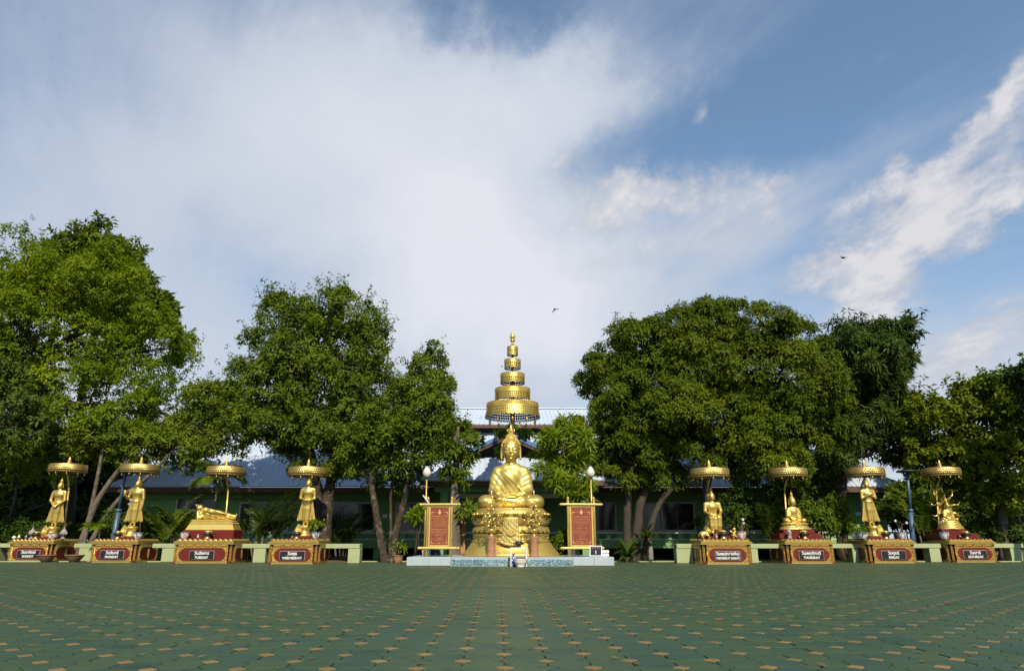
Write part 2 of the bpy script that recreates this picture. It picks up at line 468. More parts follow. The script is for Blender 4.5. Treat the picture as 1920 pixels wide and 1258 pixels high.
M['bird'] = material('bird_black', (0.012, 0.011, 0.012), None, rough=0.7)
M['ac'] = material('unit_grey', (0.22, 0.21, 0.19), (0.17, 0.165, 0.15), 6, 0.6)
M['stone_white'] = material('pale_stone', (0.32, 0.29, 0.265), (0.22, 0.195, 0.175), 8, 0.85, 0, 0.4, 30)
M['petal'] = material('petal_white', (0.78, 0.75, 0.66), None, rough=0.6)
# ================================================================== ground and paving
def build_ground():
    s = 900
    me = np_mesh('ground', [(-s, -s, -0.06), (s, -s, -0.06), (s, s, -0.06), (-s, s, -0.06)], quads=[(0, 1, 2, 3)])
    tag(link_mesh('ground', me, M['soil']), 'brown soil and ground around the paved plaza', 'ground', kind='structure')
PITCH_T = 0.298
ALPHA = R(1.16)
CA, SA = math.cos(ALPHA), math.sin(ALPHA)
def build_paving():
    rng = np.random.default_rng(4)
    s = PITCH_T; c = 0.235 * s; g = 0.0058
    far = 28.9
    W = 46
    mb = MB(); mb.add([(-W, -30, -0.012), (W, -30, -0.012), (W, far, -0.012), (-W, far, -0.012)], [(0, 1, 2, 3)])
    paving = mb.build('plaza_paving', M['grout'])
    tag(paving, 'green octagonal paving with orange diamond insets across the plaza', 'paving', kind='structure')
    o0 = Vector((-0.047, 5.05))
    def world(u, v):      # grid -> world
        return (o0.x + u * s * CA - v * s * SA, o0.y + u * s * SA + v * s * CA)
    # outlines
    h = s / 2
    def octa(ins):
        a = h - g - ins; k = c + g * 1.4 + ins * 0.41
        e = h - k
        return [(-e, -a), (e, -a), (a, -e), (a, e), (e, a), (-e, a), (-a, e), (-a, -e)]
    def dia(ins):
        a = c - g * 1.2 - ins * 1.41
        return [(0, -a), (a, 0), (0, a), (-a, 0)]
    def piece(poly_out, poly_in, depth, full):
        n = len(poly_out)
        vs = [(x, y, 0.0) for x, y in poly_in] + [(x, y, -0.004) for x, y in poly_out]
        fs = [tuple(range(n))] + [(n + i, n + (i + 1) % n, (i + 1) % n, i) for i in range(n)]
        if full:
            vs += [(x, y, -depth) for x, y in poly_out]
            fs += [(2 * n + i, 2 * n + (i + 1) % n, n + (i + 1) % n, n + i) for i in range(n)]
        return vs, fs
    def rot(vs): return [(x * CA - y * SA, x * SA + y * CA, z) for x, y, z in vs]
    ov, of = piece(octa(0), octa(0.006), 0.014, True); ov = rot(ov)
    dv, df = piece(dia(0), dia(0.004), 0.014, True); dv = rot(dv)
    def shared(vs, fs, nm, m):
        me = bpy.data.meshes.new(nm); me.from_pydata(vs, [], fs); me.materials.append(m); me.update(); return me
    me_o = shared(ov, of, 'octagonal_paver', M['paver_green'])
    me_dg = shared(dv, df, 'diamond_paver', M['paver_green'])
    me_do = shared(dv, df, 'diamond_inset', M['paver_orange'])
    octs, dias = [], []
    for v in range(-12, 82):
        for u in range(-95, 96):
            for kind in (0, 1):
                uu, vv = (u + 0.5, v + 0.5) if kind == 0 else (u, v)
                x, y = world(uu, vv)
                if y < 2.6 or y > far - 0.2 or abs(x) > 0.80 * y + 3.5: continue
                if kind == 0: octs.append((x, y))
                else: dias.append((x, y, (u + v) % 2 == 0))
    def rank(l):
        ins, rest = [], []
        l = sorted(l, key=lambda t: t[1])
        for t in l:
            vis = abs(t[0]) < 0.70 * t[1] + 0.1 and t[1] > 4.75
            (ins if vis and len(ins) < 290 else rest).append(t)
        return ins, rest
    o_in, o_rest = rank(octs); d_in, d_rest = rank(dias)
    for x, y in o_in:
        o = link_mesh('octagonal_paver', me_o, None, paving, (x, y, float(rng.normal(0, 0.0012))))
        o.rotation_euler = (float(rng.normal(0, 0.004)), float(rng.normal(0, 0.004)), float(rng.normal(0, 0.006)))
    for x, y, og in d_in:
        o = link_mesh('diamond_paver', me_do if og else me_dg, None, paving, (x, y, float(rng.normal(0, 0.0012))))
        o.rotation_euler = (float(rng.normal(0, 0.005)), float(rng.normal(0, 0.005)), float(rng.normal(0, 0.02)))
    def mass(vs, fs, pts, nm, mats, idx=None):
        vs = np.array(vs[:], np.float32); nv = len(vs); N = len(pts)
        P3 = np.zeros((N, 1, 3), np.float32); P3[:, 0, 0] = [p[0] for p in pts]; P3[:, 0, 1] = [p[1] for p in pts]
        P3[:, 0, 2] = rng.normal(0, 0.0012, N)
        tx = rng.normal(0, 0.004, N)[:, None]; ty = rng.normal(0, 0.004, N)[:, None]
        V = np.repeat(vs[None], N, 0)
        V[:, :, 2] += V[:, :, 0] * tx + V[:, :, 1] * ty
        V += P3
        quads, tris = [], []
        for f in fs:
            if len(f) == 4: quads.append(f)
            else:
                for i in range(1, len(f) - 1): tris.append((f[0], f[i], f[i + 1]))
        offs = (np.arange(N) * nv)[:, None, None]
        Q = (np.array(quads)[None] + offs).reshape(-1, 4)
        T = (np.array(tris)[None] + offs).reshape(-1, 3) if tris else None
        mi = None
        if idx is not None: mi = np.repeat(np.array(idx, np.int32), len(quads))
        tint = np.repeat(rng.random(N), nv)
        me = np_mesh(nm, V.reshape(-1, 3), Q, T, False, {'tint': tint}, mi)
        o = link_mesh(nm, me, mats, paving); o['kind'] = 'stuff'; return o
    v2, f2 = piece(octa(0), octa(0.006), 0, False); mass(rot(v2), f2, o_rest, 'distant_octagonal_paving', [M['paver_green']])
    v2, f2 = piece(dia(0), dia(0.004), 0, False)
    mass(rot(v2), f2, d_rest, 'distant_diamond_paving', [M['paver_green'], M['paver_orange']], [1 if t[2] else 0 for t in d_rest])
    jl = MB(); jl.box((0, 13.1, 0.0015), (44, 0.022, 0.008)); jl.box((0, 20.4, 0.0015), (60, 0.02, 0.008))
    jl.build('expansion_joint', M['grout'], paving)
    # low concrete kerb where the plaza ends
    kb = MB()
    kb.box((0, far + 0.09, -0.02), (92, 0.16, 0.10), bev=0.015)
    tag(kb.build('plaza_kerb', M['concrete_green']), 'low concrete kerb along the far edge of the paving', 'kerb', kind='structure')
build_ground()
build_paving()

# ================================================================== main building
def build_hall():
    X0, X1 = -19.4, 18.9
    YW, YE = 34.6, 33.0
    hall = thing('temple_hall', 'long green hall with blue metal roof and brown eaves behind the trees', 'building', (0, 34, 0))
    def put(mb, name, m, parent=hall):
        o = mb.build(name, m, parent); 
        if parent is hall: o.location = (0, -34, 0)
        return o
    w = MB(); w.box((0, 39.6, 1.9), (X1 - X0 - 1.6, 10, 2.85)); put(w, 'wall', M['wall'])
    b = MB(); b.box(((X0 + X1) / 2, 34.4, 3.0), (X1 - X0 - 1.4, 0.3, 0.42)); put(b, 'wall_beam', M['wall'])
    # veranda slab, legs and rail
    f = MB(); f.box((0, 33.75, 0.66), (X1 - X0 - 1.2, 1.6, 0.36), bev=0.02); put(f, 'veranda_slab', M['wall'])
    st = bpy.data.meshes
    leg = MB(); leg.box((0, 0, 0.24), (0.34, 0.34, 0.50)); leg_me = leg.mesh('stilt')
    leg_me.materials.append(M['wall'])
    for px in (300, 430, 560, 708, 840, 1080, 1170, 1330, 1470, 1600):
        p = P(px, 1040, 33.2); link_mesh('stilt', leg_me, None, hall, (p.x, -0.8, 0))
    ub = MB(); ub.box((0, 35.6, 0.25), (X1 - X0 - 2, 0.2, 0.52)); put(ub, 'underfloor_shade_sheet', M['bark_dark'])  # added dark sheet; its colour stands in for the shade under the floor
    tr = MB(); tr.box((0, 33.06, 1.17), (X1 - X0 - 1.2, 0.2, 0.09), bev=0.012); put(tr, 'rail_top', M['trim'])
    lr = MB(); lr.box((0, 33.06, 0.875), (X1 - X0 - 1.2, 0.22, 0.06), bev=0.01); put(lr, 'rail_foot', M['trim'])
    bl = MB(); bl.box((0, 0, 0), (0.27, 0.13, 0.225), bev=0.012); bm = bl.mesh('baluster'); bm.materials.append(M['wall'])
    x = X0 + 0.9
    while x < X1 - 0.8:
        if not (-3.6 < x < 3.4): link_mesh('baluster', bm, None, hall, (x, -0.94, 1.015))
        x += 0.56
    # windows
    def window(x0, x1, z0, z1, n, Y=34.57):
        cx, cz = (x0 + x1) / 2, (z0 + z1) / 2; Wd, H = x1 - x0, z1 - z0
        wm = MB(); t = 0.075
        wm.box((0, 0, H / 2 - t / 2), (Wd, 0.12, t)); wm.box((0, 0, -H / 2 + t / 2), (Wd, 0.12, t))
        for sx in (-1, 1): wm.box((sx * (Wd / 2 - t / 2), 0, 0), (t, 0.12, H - 2 * t))
        fr = wm.build('window', M['trim'], hall, (cx, Y - 34 - 0.02, cz))
        iw = (Wd - 2 * t) / n
        for i in range(n):
            px = -Wd / 2 + t + iw * (i + 0.5)
            pm = MB(); pm.box((px, 0.02, 0), (iw - 0.035, 0.03, H - 2 * t)); pm.build('pane', M['glass'], fr)
            if i:
                mm = MB(); mm.box((px - iw / 2, 0.0, 0), (0.035, 0.07, H - 2 * t)); mm.build('mullion', M['ac'], fr)
    for a, bb, t, u, n in ((332, 404, 930, 957, 2), (612, 702, 941, 996, 3), (742, 800, 941, 996, 2), (1108, 1157, 941, 996, 2), (1203, 1306, 941, 996, 3), (1352, 1440, 941, 996, 3), (1488, 1566, 938, 992, 2), (450, 540, 941, 996, 2)):
        p, q = P(a, t, 34.5), P(bb, u, 34.5); window(p.x, q.x, q.z, p.z, n)
    dr = MB(); p = P(900, 941, 34.5)
    dr.box((-0.1, 34.56, 1.72), (3.0, 0.10, 2.2)); put(dr, 'door', M['glass'])
    df = MB(); df.box((-0.1, 34.52, 2.88), (3.3, 0.16, 0.12)); put(df, 'door_head', M['trim'])
    for sx in (-1, 1):
        dj = MB(); dj.box((-0.1 + sx * 1.58, 34.52, 1.72), (0.14, 0.16, 2.2)); put(dj, 'door_jamb', M['trim'])
    # plaques on the wall
    for px, py, wd, hh in ((722, 967, 9, 7), (1609, 963, 10, 6)):
        c = P(px, py, 34.5); pl = MB(); pl.box((c.x, 34.49, c.z), (wd / 38, 0.03, hh / 38)); put(pl, 'wall_plaque', M['white_metal'])
    # roofs ------------------------------------------------------------
    def slope(name, a, b, c, d, n, rib=0.028, mat='roof'):
        """a,b eave left/right, c,d top right/left; n ribs across; ribs follow the fall line"""
        a, b, c, d = map(Vector, (a, b, c, d))
        nrm = (b - a).cross(d - a).normalized()
        if nrm.z < 0: nrm = -nrm
        mb = MB(); th = nrm * 0.05
        mb.add([a, b, c, d, a - th, b - th, c - th, d - th], [(0, 1, 2, 3), (7, 6, 5, 4), (1, 0, 4, 5), (2, 1, 5, 6), (3, 2, 6, 7), (0, 3, 7, 4)])
        ex = (b - a).normalized(); up = nrm.cross(ex).normalized()
        if up.z < 0: up = -up
        Lx = (b - a).length; hgt = (d - a).dot(up)
        x_d, x_c = (d - a).dot(ex), (c - a).dot(ex)
        sp = Lx / n
        for i in range(1, n):
            x = i * sp; y = hgt
            if x < x_d: y = hgt * x / x_d
            if x > x_c: y = min(y, hgt * (Lx - x) / (Lx - x_c))
            if y < 0.15: continue
            w0, w1 = 0.03, 0.014
            q = a + ex * x
            vs = []
            for yy in (-0.03, y - 0.02):
                for dx, dz in ((-w0, 0.002), (w0, 0.002), (w1, rib), (-w1, rib)):
                    vs.append(q + ex * dx + up * yy + nrm * dz)
            mb.add(vs, [(0, 1, 2, 3)[::-1], (4, 5, 6, 7), (0, 1, 5, 4), (1, 2, 6, 5), (2, 3, 7, 6), (3, 0, 4, 7)])
        return put(mb, name, M[mat])
    ze, zt, yt = 3.28, 6.55, 37.9
    run = yt - YE
    slope('lower_roof', (X0, YE, ze), (X1, YE, ze), (X1 - run, yt, zt), (X0 + run, yt, zt), 150)
    slope('hip_roof', (X1, YE, ze), (X1, 46, ze), (X1 - run, 46, zt), (X1 - run, yt, zt), 50)
    slope('hip_roof', (X0, 46, ze), (X0, YE, ze), (X0 + run, yt, zt), (X0 + run, 46, zt), 50)
    fa = MB(); fa.box(((X0 + X1) / 2, YE + 0.06, ze - 0.16), (X1 - X0 - 0.05, 0.05, 0.22)); put(fa, 'fascia', M['fascia'])
    sf = MB(); sf.box(((X0 + X1) / 2, YE + 0.85, ze - 0.12), (X1 - X0 - 0.1, 1.5, 0.04)); put(sf, 'soffit', M['fascia'])
    for sx, xx in ((1, X1 - 0.06), (-1, X0 + 0.06)):
        fb = MB(); fb.box((xx, 39.6, ze - 0.16), (0.05, 13, 0.22)); put(fb, 'fascia', M['fascia'])
    # clerestory and upper roof
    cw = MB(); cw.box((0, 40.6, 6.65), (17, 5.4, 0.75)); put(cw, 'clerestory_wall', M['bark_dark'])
    zu, yu, zr, yr = 6.93, 37.2, 8.62, 41.9
    slope('upper_roof', (-10, yu, zu), (10, yu, zu), (8.6, yr, zr), (-8.6, yr, zr), 78)
    slope('upper_roof_back', (10, 46.6, zu), (-10, 46.6, zu), (-8.6, yr, zr), (8.6, yr, zr), 40)
    fu = MB(); fu.box((0, yu + 0.05, zu - 0.13), (20, 0.05, 0.17)); put(fu, 'upper_fascia', M['fascia'])
    rd = MB(); rd.box((0, yr, zr + 0.03), (17.3, 0.35, 0.08)); put(rd, 'roof_ridge', M['roof'])
    # porch: hipped skirt roof with a gable above
    pe, pz = 29.6, 3.28
    gx = 0.0
    xl, xr = P(786, 899, pe).x, P(1152, 899, pe).x
    gy, gz = 31.3, 4.42
    gl, gr = P(866, 858, gy).x, P(1040, 858, gy).x
    slope('porch_roof', (xl, pe, pz), (xr, pe, pz), (gr, gy, gz), (gl, gy, gz), 33)
    slope('porch_hip', (xl, 35.2, pz), (xl, pe, pz), (gl, gy, gz), (gl, 35.2, gz), 22)
    slope('porch_hip', (xr, pe, pz), (xr, 35.2, pz), (gr, 35.2, gz), (gr, gy, gz), 22)
    cxg = (gl + gr) / 2; pk = Vector((cxg, 30.85, ZH(811, 30.85)))
    lx, rx = gl - 0.25, gr + 0.25
    slope('gable_roof', (lx, 30.85, gz), (lx, 35.8, gz), (cxg, 35.8, pk.z), (cxg, 30.85, pk.z), 16)
    slope('gable_roof', (rx, 35.8, gz), (rx, 30.85, gz), (cxg, 30.85, pk.z), (cxg, 35.8, pk.z), 16)
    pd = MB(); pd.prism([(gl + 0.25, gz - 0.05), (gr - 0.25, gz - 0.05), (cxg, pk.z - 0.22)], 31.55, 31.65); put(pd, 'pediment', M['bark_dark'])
    for sx, ex in ((-1, lx), (1, rx)):
        for nm, m, o1, o2, yy in (('barge_flashing', 'roof_dark', 0.05, -0.13, 30.80), ('barge_board', 'fascia', -0.13, -0.27, 30.84)):
            bb = MB(); poly = [(ex, gz + o1), (ex, gz + o2), (cxg, pk.z + o2), (cxg, pk.z + o1)]
            if sx > 0: poly = poly[::-1]
            bb.prism(poly, yy, yy + 0.05); put(bb, nm, M[m])
    fp = MB(); fp.box(((xl + xr) / 2, pe + 0.06, pz - 0.13), (xr - xl - 0.05, 0.05, 0.18)); put(fp, 'porch_fascia', M['fascia'])
    bm_ = MB(); bm_.box(((xl + xr) / 2, 30.3, 3.0), (xr - xl - 1.2, 0.3, 0.34)); put(bm_, 'porch_beam', M['wall'])
    bm2 = MB(); bm2.box(((xl + xr) / 2, 31.0, 2.72), (xr - xl - 1.6, 0.2, 0.2)); put(bm2, 'porch_lintel', M['trim'])
    for px in (832, 1098):
        c = P(px, 1000, 30.3); pc = MB(); pc.box((c.x, 30.3, 1.45), (0.34, 0.34, 2.75), bev=0.02); put(pc, 'porch_pillar', M['wall'])
    return hall
build_hall()
# ================================================================== foliage
def unit(v): return v / np.maximum(np.linalg.norm(v, axis=-1, keepdims=True), 1e-9)
def leaves(name, tips, axes, per, L, W, rng, tilt=(35, 95), droop=0.25, fold=0.25, spread=0.05, tint=None, jit=0.25):
    """per leaves round every twig tip; returns a mesh"""
    N = len(tips); n = N * per
    ax = np.repeat(unit(axes + rng.normal(0, jit, (N, 3))), per, 0)
    tp = np.repeat(tips, per, 0) + rng.normal(0, spread, (n, 3))
    ref = np.where(np.abs(ax[:, 2:3]) < 0.9, np.array([[0, 0, 1.0]]), np.array([[1.0, 0, 0]]))
    e1 = unit(np.cross(ax, ref)); e2 = np.cross(ax, e1)
    ph = (np.tile(np.arange(per), N) / per * 2 * np.pi + np.repeat(rng.random(N) * 6.28, per) + rng.normal(0, 0.35, n))[:, None]
    ti = np.radians(rng.uniform(tilt[0], tilt[1], n))[:, None]
    d = np.cos(ti) * ax + np.sin(ti) * (np.cos(ph) * e1 + np.sin(ph) * e2)
    d[:, 2] -= droop * rng.uniform(0.3, 1.3, n)
    d = unit(d)
    up = ax + np.array([[0, -0.15, 0.5]]) + rng.normal(0, 0.2, (n, 3))
    nr = unit(up - (up * d).sum(1, keepdims=True) * d)
    sd = np.cross(d, nr)
    l = (L * rng.uniform(0.65, 1.2, n))[:, None]; w = (W * rng.uniform(0.75, 1.2, n))[:, None]
    base = tp + d * l * 0.08
    v = np.empty((n, 4, 3), np.float32)
    mid = base + d * l * 0.46
    v[:, 0] = base
    v[:, 1] = mid + sd * w * 0.5 + nr * w * fold * 0.7
    v[:, 2] = base + d * l - np.array([[0, 0, 1]]) * l * droop * 0.35
    v[:, 3] = mid - sd * w * 0.5 + nr * w * fold * 0.7
    o = (np.arange(n) * 4)[:, None]
    T = np.concatenate([o + np.array([[0, 2, 1]]), o + np.array([[0, 3, 2]])])
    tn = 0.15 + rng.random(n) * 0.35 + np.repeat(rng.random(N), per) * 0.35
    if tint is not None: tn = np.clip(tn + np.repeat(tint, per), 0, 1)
    return np_mesh(name, v.reshape(-1, 3), None, T, False, {'tint': np.repeat(tn, 4)})
def rand_dir(rng, n): return unit(rng.normal(0, 1, (n, 3)))
def crown_tips(lobes, rng, clump_n, clump_r, tips_per, inner=0.12, flat=0.85, vertical=0.25, sprigs=0, sprig_l=0.5):
    """lobes: (centre, radius). Clumps sit on lobe surfaces, tips sit on clump surfaces."""
    C = np.array([l[0] for l in lobes], float); RR = np.array([l[1] for l in lobes], float)
    T, A, K, CC = [], [], [], []
    for i in range(len(C)):
        k = max(4, int(clump_n * (RR[i] / RR.mean()) ** 2))
        d = rand_dir(rng, k); d[:, 2] = d[:, 2] * 0.9 + 0.12
        d = unit(d)
        rad = RR[i] * rng.uniform(0.62, 1.0, k)
        cc = C[i] + d * rad[:, None] * np.array([1, 1, flat])
        keep = np.ones(k, bool)
        for j in range(len(C)):
            if j != i: keep &= np.linalg.norm(cc - C[j], axis=1) > RR[j] * 0.55
        cc, d = cc[keep], d[keep]
        for q in range(len(cc)):
            r = clump_r * RR[i] * rng.uniform(0.6, 1.25)
            m = max(3, int(tips_per * rng.uniform(0.7, 1.3)))
            dd = unit(rand_dir(rng, m) + d[q] * 0.55 + np.array([0, 0, vertical]))
            T.append(cc[q] + dd * r * rng.uniform(0.55, 1.05, m)[:, None] * np.array([1, 1, 0.8]))
            A.append(dd); K.append(np.full(m, rng.normal(0, 0.16))); CC.append(cc[q])
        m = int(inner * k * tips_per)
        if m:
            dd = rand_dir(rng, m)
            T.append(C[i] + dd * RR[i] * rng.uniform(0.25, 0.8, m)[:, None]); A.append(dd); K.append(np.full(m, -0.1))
    T, A, K = np.concatenate(T), np.concatenate(A), np.concatenate(K)
    if sprigs:
        ex = [(T, A, K)]
        low = np.quantile(T[:, 2], .35)
        pool = np.nonzero((T[:, 2] > low) & (A[:, 2] > -.1))[0]
        out = np.ones(len(pool), bool)
        for j in range(len(C)): out &= np.linalg.norm(T[pool] - C[j], axis=1) > RR[j] * 0.97
        pool = pool[out]
        if len(pool):
            pick = rng.choice(pool, min(sprigs, len(pool)), False)
            d = unit(A[pick] * .8 + np.array([0, 0, .75]) + rng.normal(0, .25, (len(pick), 3)))
            for q in (1, 2, 3):
                ex.append((T[pick] + d * sprig_l * q / 3 * rng.uniform(.6, 1.3, (len(pick), 1)), d, K[pick]))
        T, A, K = (np.concatenate([e[i] for e in ex]) for i in range(3))
    return T, A, K, np.array(CC)
def bent(a, b, rng, n=5, k=0.08, sag=0.0):
    a, b = Vector(a), Vector(b); L = (b - a).length; pts = []
    o = Vector(rng.normal(0, 1, 3)) * L * k
    for i in range(n + 1):
        t = i / n; s = math.sin(math.pi * t)
        pts.append(a.lerp(b, t) + o * s + Vector(rng.normal(0, 1, 3)) * L * 0.012 * s + Vector((0, 0, sag * s * L)))
    return pts
def tree(name, label, lobes_px, Y, trunks, leafm, bark='bark', per=6, L=0.22, W=0.08, clump_n=26, clump_r=0.34, tips_per=16, seed=1, group=None,
         droop=0.25, tilt=(35, 95), inner=0.12, trunk_r=0.2, branch_every=1, flat=0.9, cat='tree', depth=0.75, twigs=0, vertical=0.25, roots=True, sprigs=60, sprig_l=0.5):
    """lobes_px: (px, py, r_px[, dY]); trunks: list of [(px, py, r_m[, dY]) ...] from the ground up"""
    rng = np.random.default_rng(seed)
    lobes = []
    for q in lobes_px:
        dy = q[3] if len(q) > 3 else float(rng.uniform(-1, 1)) * depth
        Yq = Y + dy
        lobes.append((P(q[0], q[1], Yq), q[2] / PM(q[1], Yq)))
    base = P(trunks[0][0][0], trunks[0][0][1], Y); base.z = 0.0
    root = thing(name, label, cat, base, group=group)
    inv = -base
    tops = []
    for t in trunks:
        pts, rad = [], []
        for i, q in enumerate(t):
            p = P(q[0], q[1], Y + (q[3] if len(q) > 3 else 0))
            if i == 0: p.z = -0.08
            pts.append(p); rad.append(q[2])
        # refine
        fp, fr = [], []
        for i in range(len(pts) - 1):
            for s in range(4):
                u = s / 4
                p0, p1, p2, p3 = pts[max(i - 1, 0)], pts[i], pts[i + 1], pts[min(i + 2, len(pts) - 1)]
                v = 0.5 * ((2 * p1) + (p2 - p0) * u + (2 * p0 - 5 * p1 + 4 * p2 - p3) * u * u + (3 * p1 - p0 - 3 * p2 + p3) * u ** 3)
                fp.append(v + Vector(rng.normal(0, 1, 3)) * rad[i] * 0.05); fr.append((rad[i] * (1 - u) + rad[i + 1] * u) * rng.uniform(0.94, 1.06))
        fp.append(pts[-1]); fr.append(rad[-1])
        if roots: fr[0] *= 1.35; fr[1] *= 1.1
        mb = MB(); mb.tube([p + inv for p in fp], fr, 10); mb.build('trunk', M[bark], root)
        tops.append((fp, fr))
    T, A, K, CC = crown_tips(lobes, rng, clump_n, clump_r, tips_per, inner, flat, vertical, sprigs, sprig_l)
    for i, (c, r) in enumerate(lobes):
        if i % branch_every: continue
        best = None
        for fp, fr in tops:
            for j in range(len(fp) // 3, len(fp)):
                dz = c.z - fp[j].z
                dd = (c - fp[j]).length + (4 if dz < 0 else 0)
                if best is None or dd < best[0]: best = (dd, fp[j], fr[j])
        mb = MB(); r0 = min(best[2] * 0.75, 0.14)
        pts = bent(best[1] + inv, c + inv, rng, 6, 0.1)
        mb.tube(pts, [r0 * (1 - 0.75 * k / 6) for k in range(7)], 7)
        near = CC[np.linalg.norm(CC - np.array(c), axis=1) < r * 1.1] if len(CC) else []
        for q in range(min(len(near), 7 + twigs)):
            st = pts[int(rng.integers(3, 7))]
            e = Vector(near[int(rng.integers(0, len(near)))]) + inv
            mb.tube(bent(st, e, rng, 3, 0.1), [r0 * 0.3, r0 * 0.22, r0 * 0.15, r0 * 0.08], 5)
        mb.build('branch', M[bark], root)
    me = leaves('crown', T + np.array(inv), A, per, L, W, rng, tilt, droop, tint=K)
    link_mesh('crown', me, leafm, root)
    return root
LM = {}
LM['mango'] = leaf_material('leaf_mango', (0.039, 0.073, 0.003), (0.076, 0.116, 0.005), (0.146, 0.180, 0.008), 0.22, 0.5)
LM['lime'] = leaf_material('leaf_lime', (0.070, 0.124, 0.004), (0.130, 0.196, 0.006), (0.212, 0.274, 0.010), 0.36, 0.5)
LM['ever'] = leaf_material('leaf_evergreen', (0.051, 0.090, 0.006), (0.090, 0.138, 0.009), (0.150, 0.198, 0.015), 0.28, 0.46)
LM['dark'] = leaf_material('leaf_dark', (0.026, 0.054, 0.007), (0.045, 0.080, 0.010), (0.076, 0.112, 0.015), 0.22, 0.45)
LM['olive'] = leaf_material('leaf_olive', (0.068, 0.110, 0.008), (0.118, 0.165, 0.012), (0.190, 0.235, 0.022), 0.30, 0.5)
LM['grey'] = leaf_material('leaf_grey', (0.048, 0.086, 0.014), (0.080, 0.128, 0.020), (0.120, 0.172, 0.030), 0.25, 0.5)
LM['fresh'] = leaf_material('leaf_fresh', (0.105, 0.170, 0.008), (0.165, 0.240, 0.012), (0.245, 0.310, 0.020), 0.38, 0.42)
LM['yellow'] = leaf_material('leaf_yellowgreen', (0.066, 0.102, 0.005), (0.118, 0.164, 0.008), (0.205, 0.240, 0.013), 0.36, 0.45)
LM['palm'] = leaf_material('leaf_palm', (0.042, 0.080, 0.008), (0.075, 0.120, 0.011), (0.150, 0.175, 0.018), 0.25, 0.4)

# --- left group
tree('leafy_tree', 'tall bright green tree towering over the two leftmost shrines', [
    (-60, 600, 110), (20, 500, 70), (95, 545, 75), (180, 545, 70), (245, 575, 60), (298, 615, 52), (332, 655, 42), (60, 640, 90), (160, 640, 85), (255, 680, 80),
    (330, 730, 52), (-30, 730, 100), (80, 750, 90), (190, 765, 85), (280, 790, 65), (20, 840, 80), (120, 850, 60), (335, 790, 44), (-20, 545, 50)],
    32.2, [[(-25, 1030, .30), (-20, 940, .27), (5, 860, .24), (50, 760, .18), (90, 660, .12)]], LM['lime'], 'bark_dark', 7, 0.19, 0.078, 15, 0.46, 54, 11, inner=.06, sprigs=110, sprig_l=.55, vertical=0.4)
tree('leafy_tree', 'dark glossy-leaved treetop rising highest behind the bright left tree', [
    (165, 487, 55), (215, 492, 48), (185, 462, 40), (110, 512, 42), (240, 547, 48), (285, 582, 42), (75, 522, 32), (150, 542, 60), (310, 607, 28), (220, 602, 60)],
    36.0, [[(130, 1030, .26), (135, 900, .24), (150, 760, .2), (180, 600, .14)]], LM['ever'], 'bark_dark', 7, 0.36, 0.14, 26, 0.34, 15, 12)
tree('leafy_tree', 'greyish soft-leaved tree at the left edge of the picture', [
    (-25, 640, 60), (10, 690, 60), (40, 740, 55), (-30, 760, 70), (30, 800, 60), (95, 720, 35), (70, 780, 45)],
    31.0, [[(-30, 1030, .2), (-28, 930, .18), (-20, 850, .15), (0, 780, .1)]], LM['grey'], 'bark_dark', 7, 0.22, 0.07, 22, 0.36, 14, 13)
tree('leafy_tree', 'sparse olive tree with leaning pale trunks behind the second shrine', [
    (365, 800, 50), (400, 760, 42), (425, 735, 25), (330, 840, 45), (400, 830, 45), (235, 820, 38), (195, 810, 40), (280, 830, 38), (425, 785, 32), (160, 830, 30), (250, 855, 28)],
    30.9, [[(148, 1010, .145), (175, 955, .13), (205, 905, .11), (245, 850, .08), (270, 790, .05)], [(160, 990, .11), (215, 945, .10), (265, 905, .085), (310, 860, .06), (360, 810, .04)], [(168, 950, .09), (182, 900, .08), (192, 840, .06), (196, 800, .04)]],
    LM['olive'], 'bark_pale', 6, 0.18, 0.08, 24, 0.42, 17, 14, inner=0.12, twigs=4)
# --- middle left
tree('leafy_tree', 'broad round-topped tree standing behind the WEDNESDAY shrine', [
    (535, 589, 40), (580, 604, 50), (625, 589, 45), (665, 594, 40), (700, 624, 38), (505, 644, 45), (560, 664, 65), (640, 664, 65), (700, 679, 42), (475, 704, 42), (530, 724, 65), (610, 730, 75),
    (680, 735, 55), (465, 750, 42), (500, 780, 55), (570, 800, 65), (650, 805, 60), (455, 800, 35), (480, 822, 26), (535, 835, 30), (620, 850, 42), (690, 800, 40), (645, 559, 18), (520, 564, 18), (570, 880, 22), (640, 880, 28), (690, 860, 34)],
    29.3, [[(592, 1030, .42), (590, 960, .36), (588, 900, .30), (580, 840, .22), (570, 760, .16), (580, 680, .1)], [(606, 1030, .30), (612, 960, .26), (622, 890, .20), (640, 820, .14), (655, 740, .09)]],
    LM['ever'], 'bark', 6, 0.175, 0.074, 14, 0.46, 32, 15, twigs=4, inner=.08, sprigs=150, sprig_l=.6)
tree('leafy_tree', 'two-stemmed tree with pointed crown left of the big golden Buddha', [
    (805, 690, 32), (815, 665, 20), (785, 720, 32), (822, 730, 32), (755, 755, 38), (800, 770, 52), (832, 780, 26), (720, 800, 50), (775, 820, 52), (820, 815, 34), (680, 830, 40), (740, 865, 42),
    (800, 860, 34), (660, 870, 34), (700, 880, 34), (838, 850, 20), (760, 895, 26)],
    28.4, [[(722, 1055, .17), (712, 1000, .15), (703, 950, .14), (697, 890, .12), (715, 820, .08), (740, 760, .05)], [(735, 1055, .17), (742, 1000, .15), (755, 950, .13), (768, 890, .11), (785, 820, .08), (800, 740, .05)], [(730, 1050, .07), (733, 980, .06), (733, 920, .05), (745, 860, .04)]],
    LM['ever'], 'bark', 6, 0.165, 0.068, 14, 0.48, 29, 16, twigs=4, inner=.08, sprigs=90, sprig_l=.5)
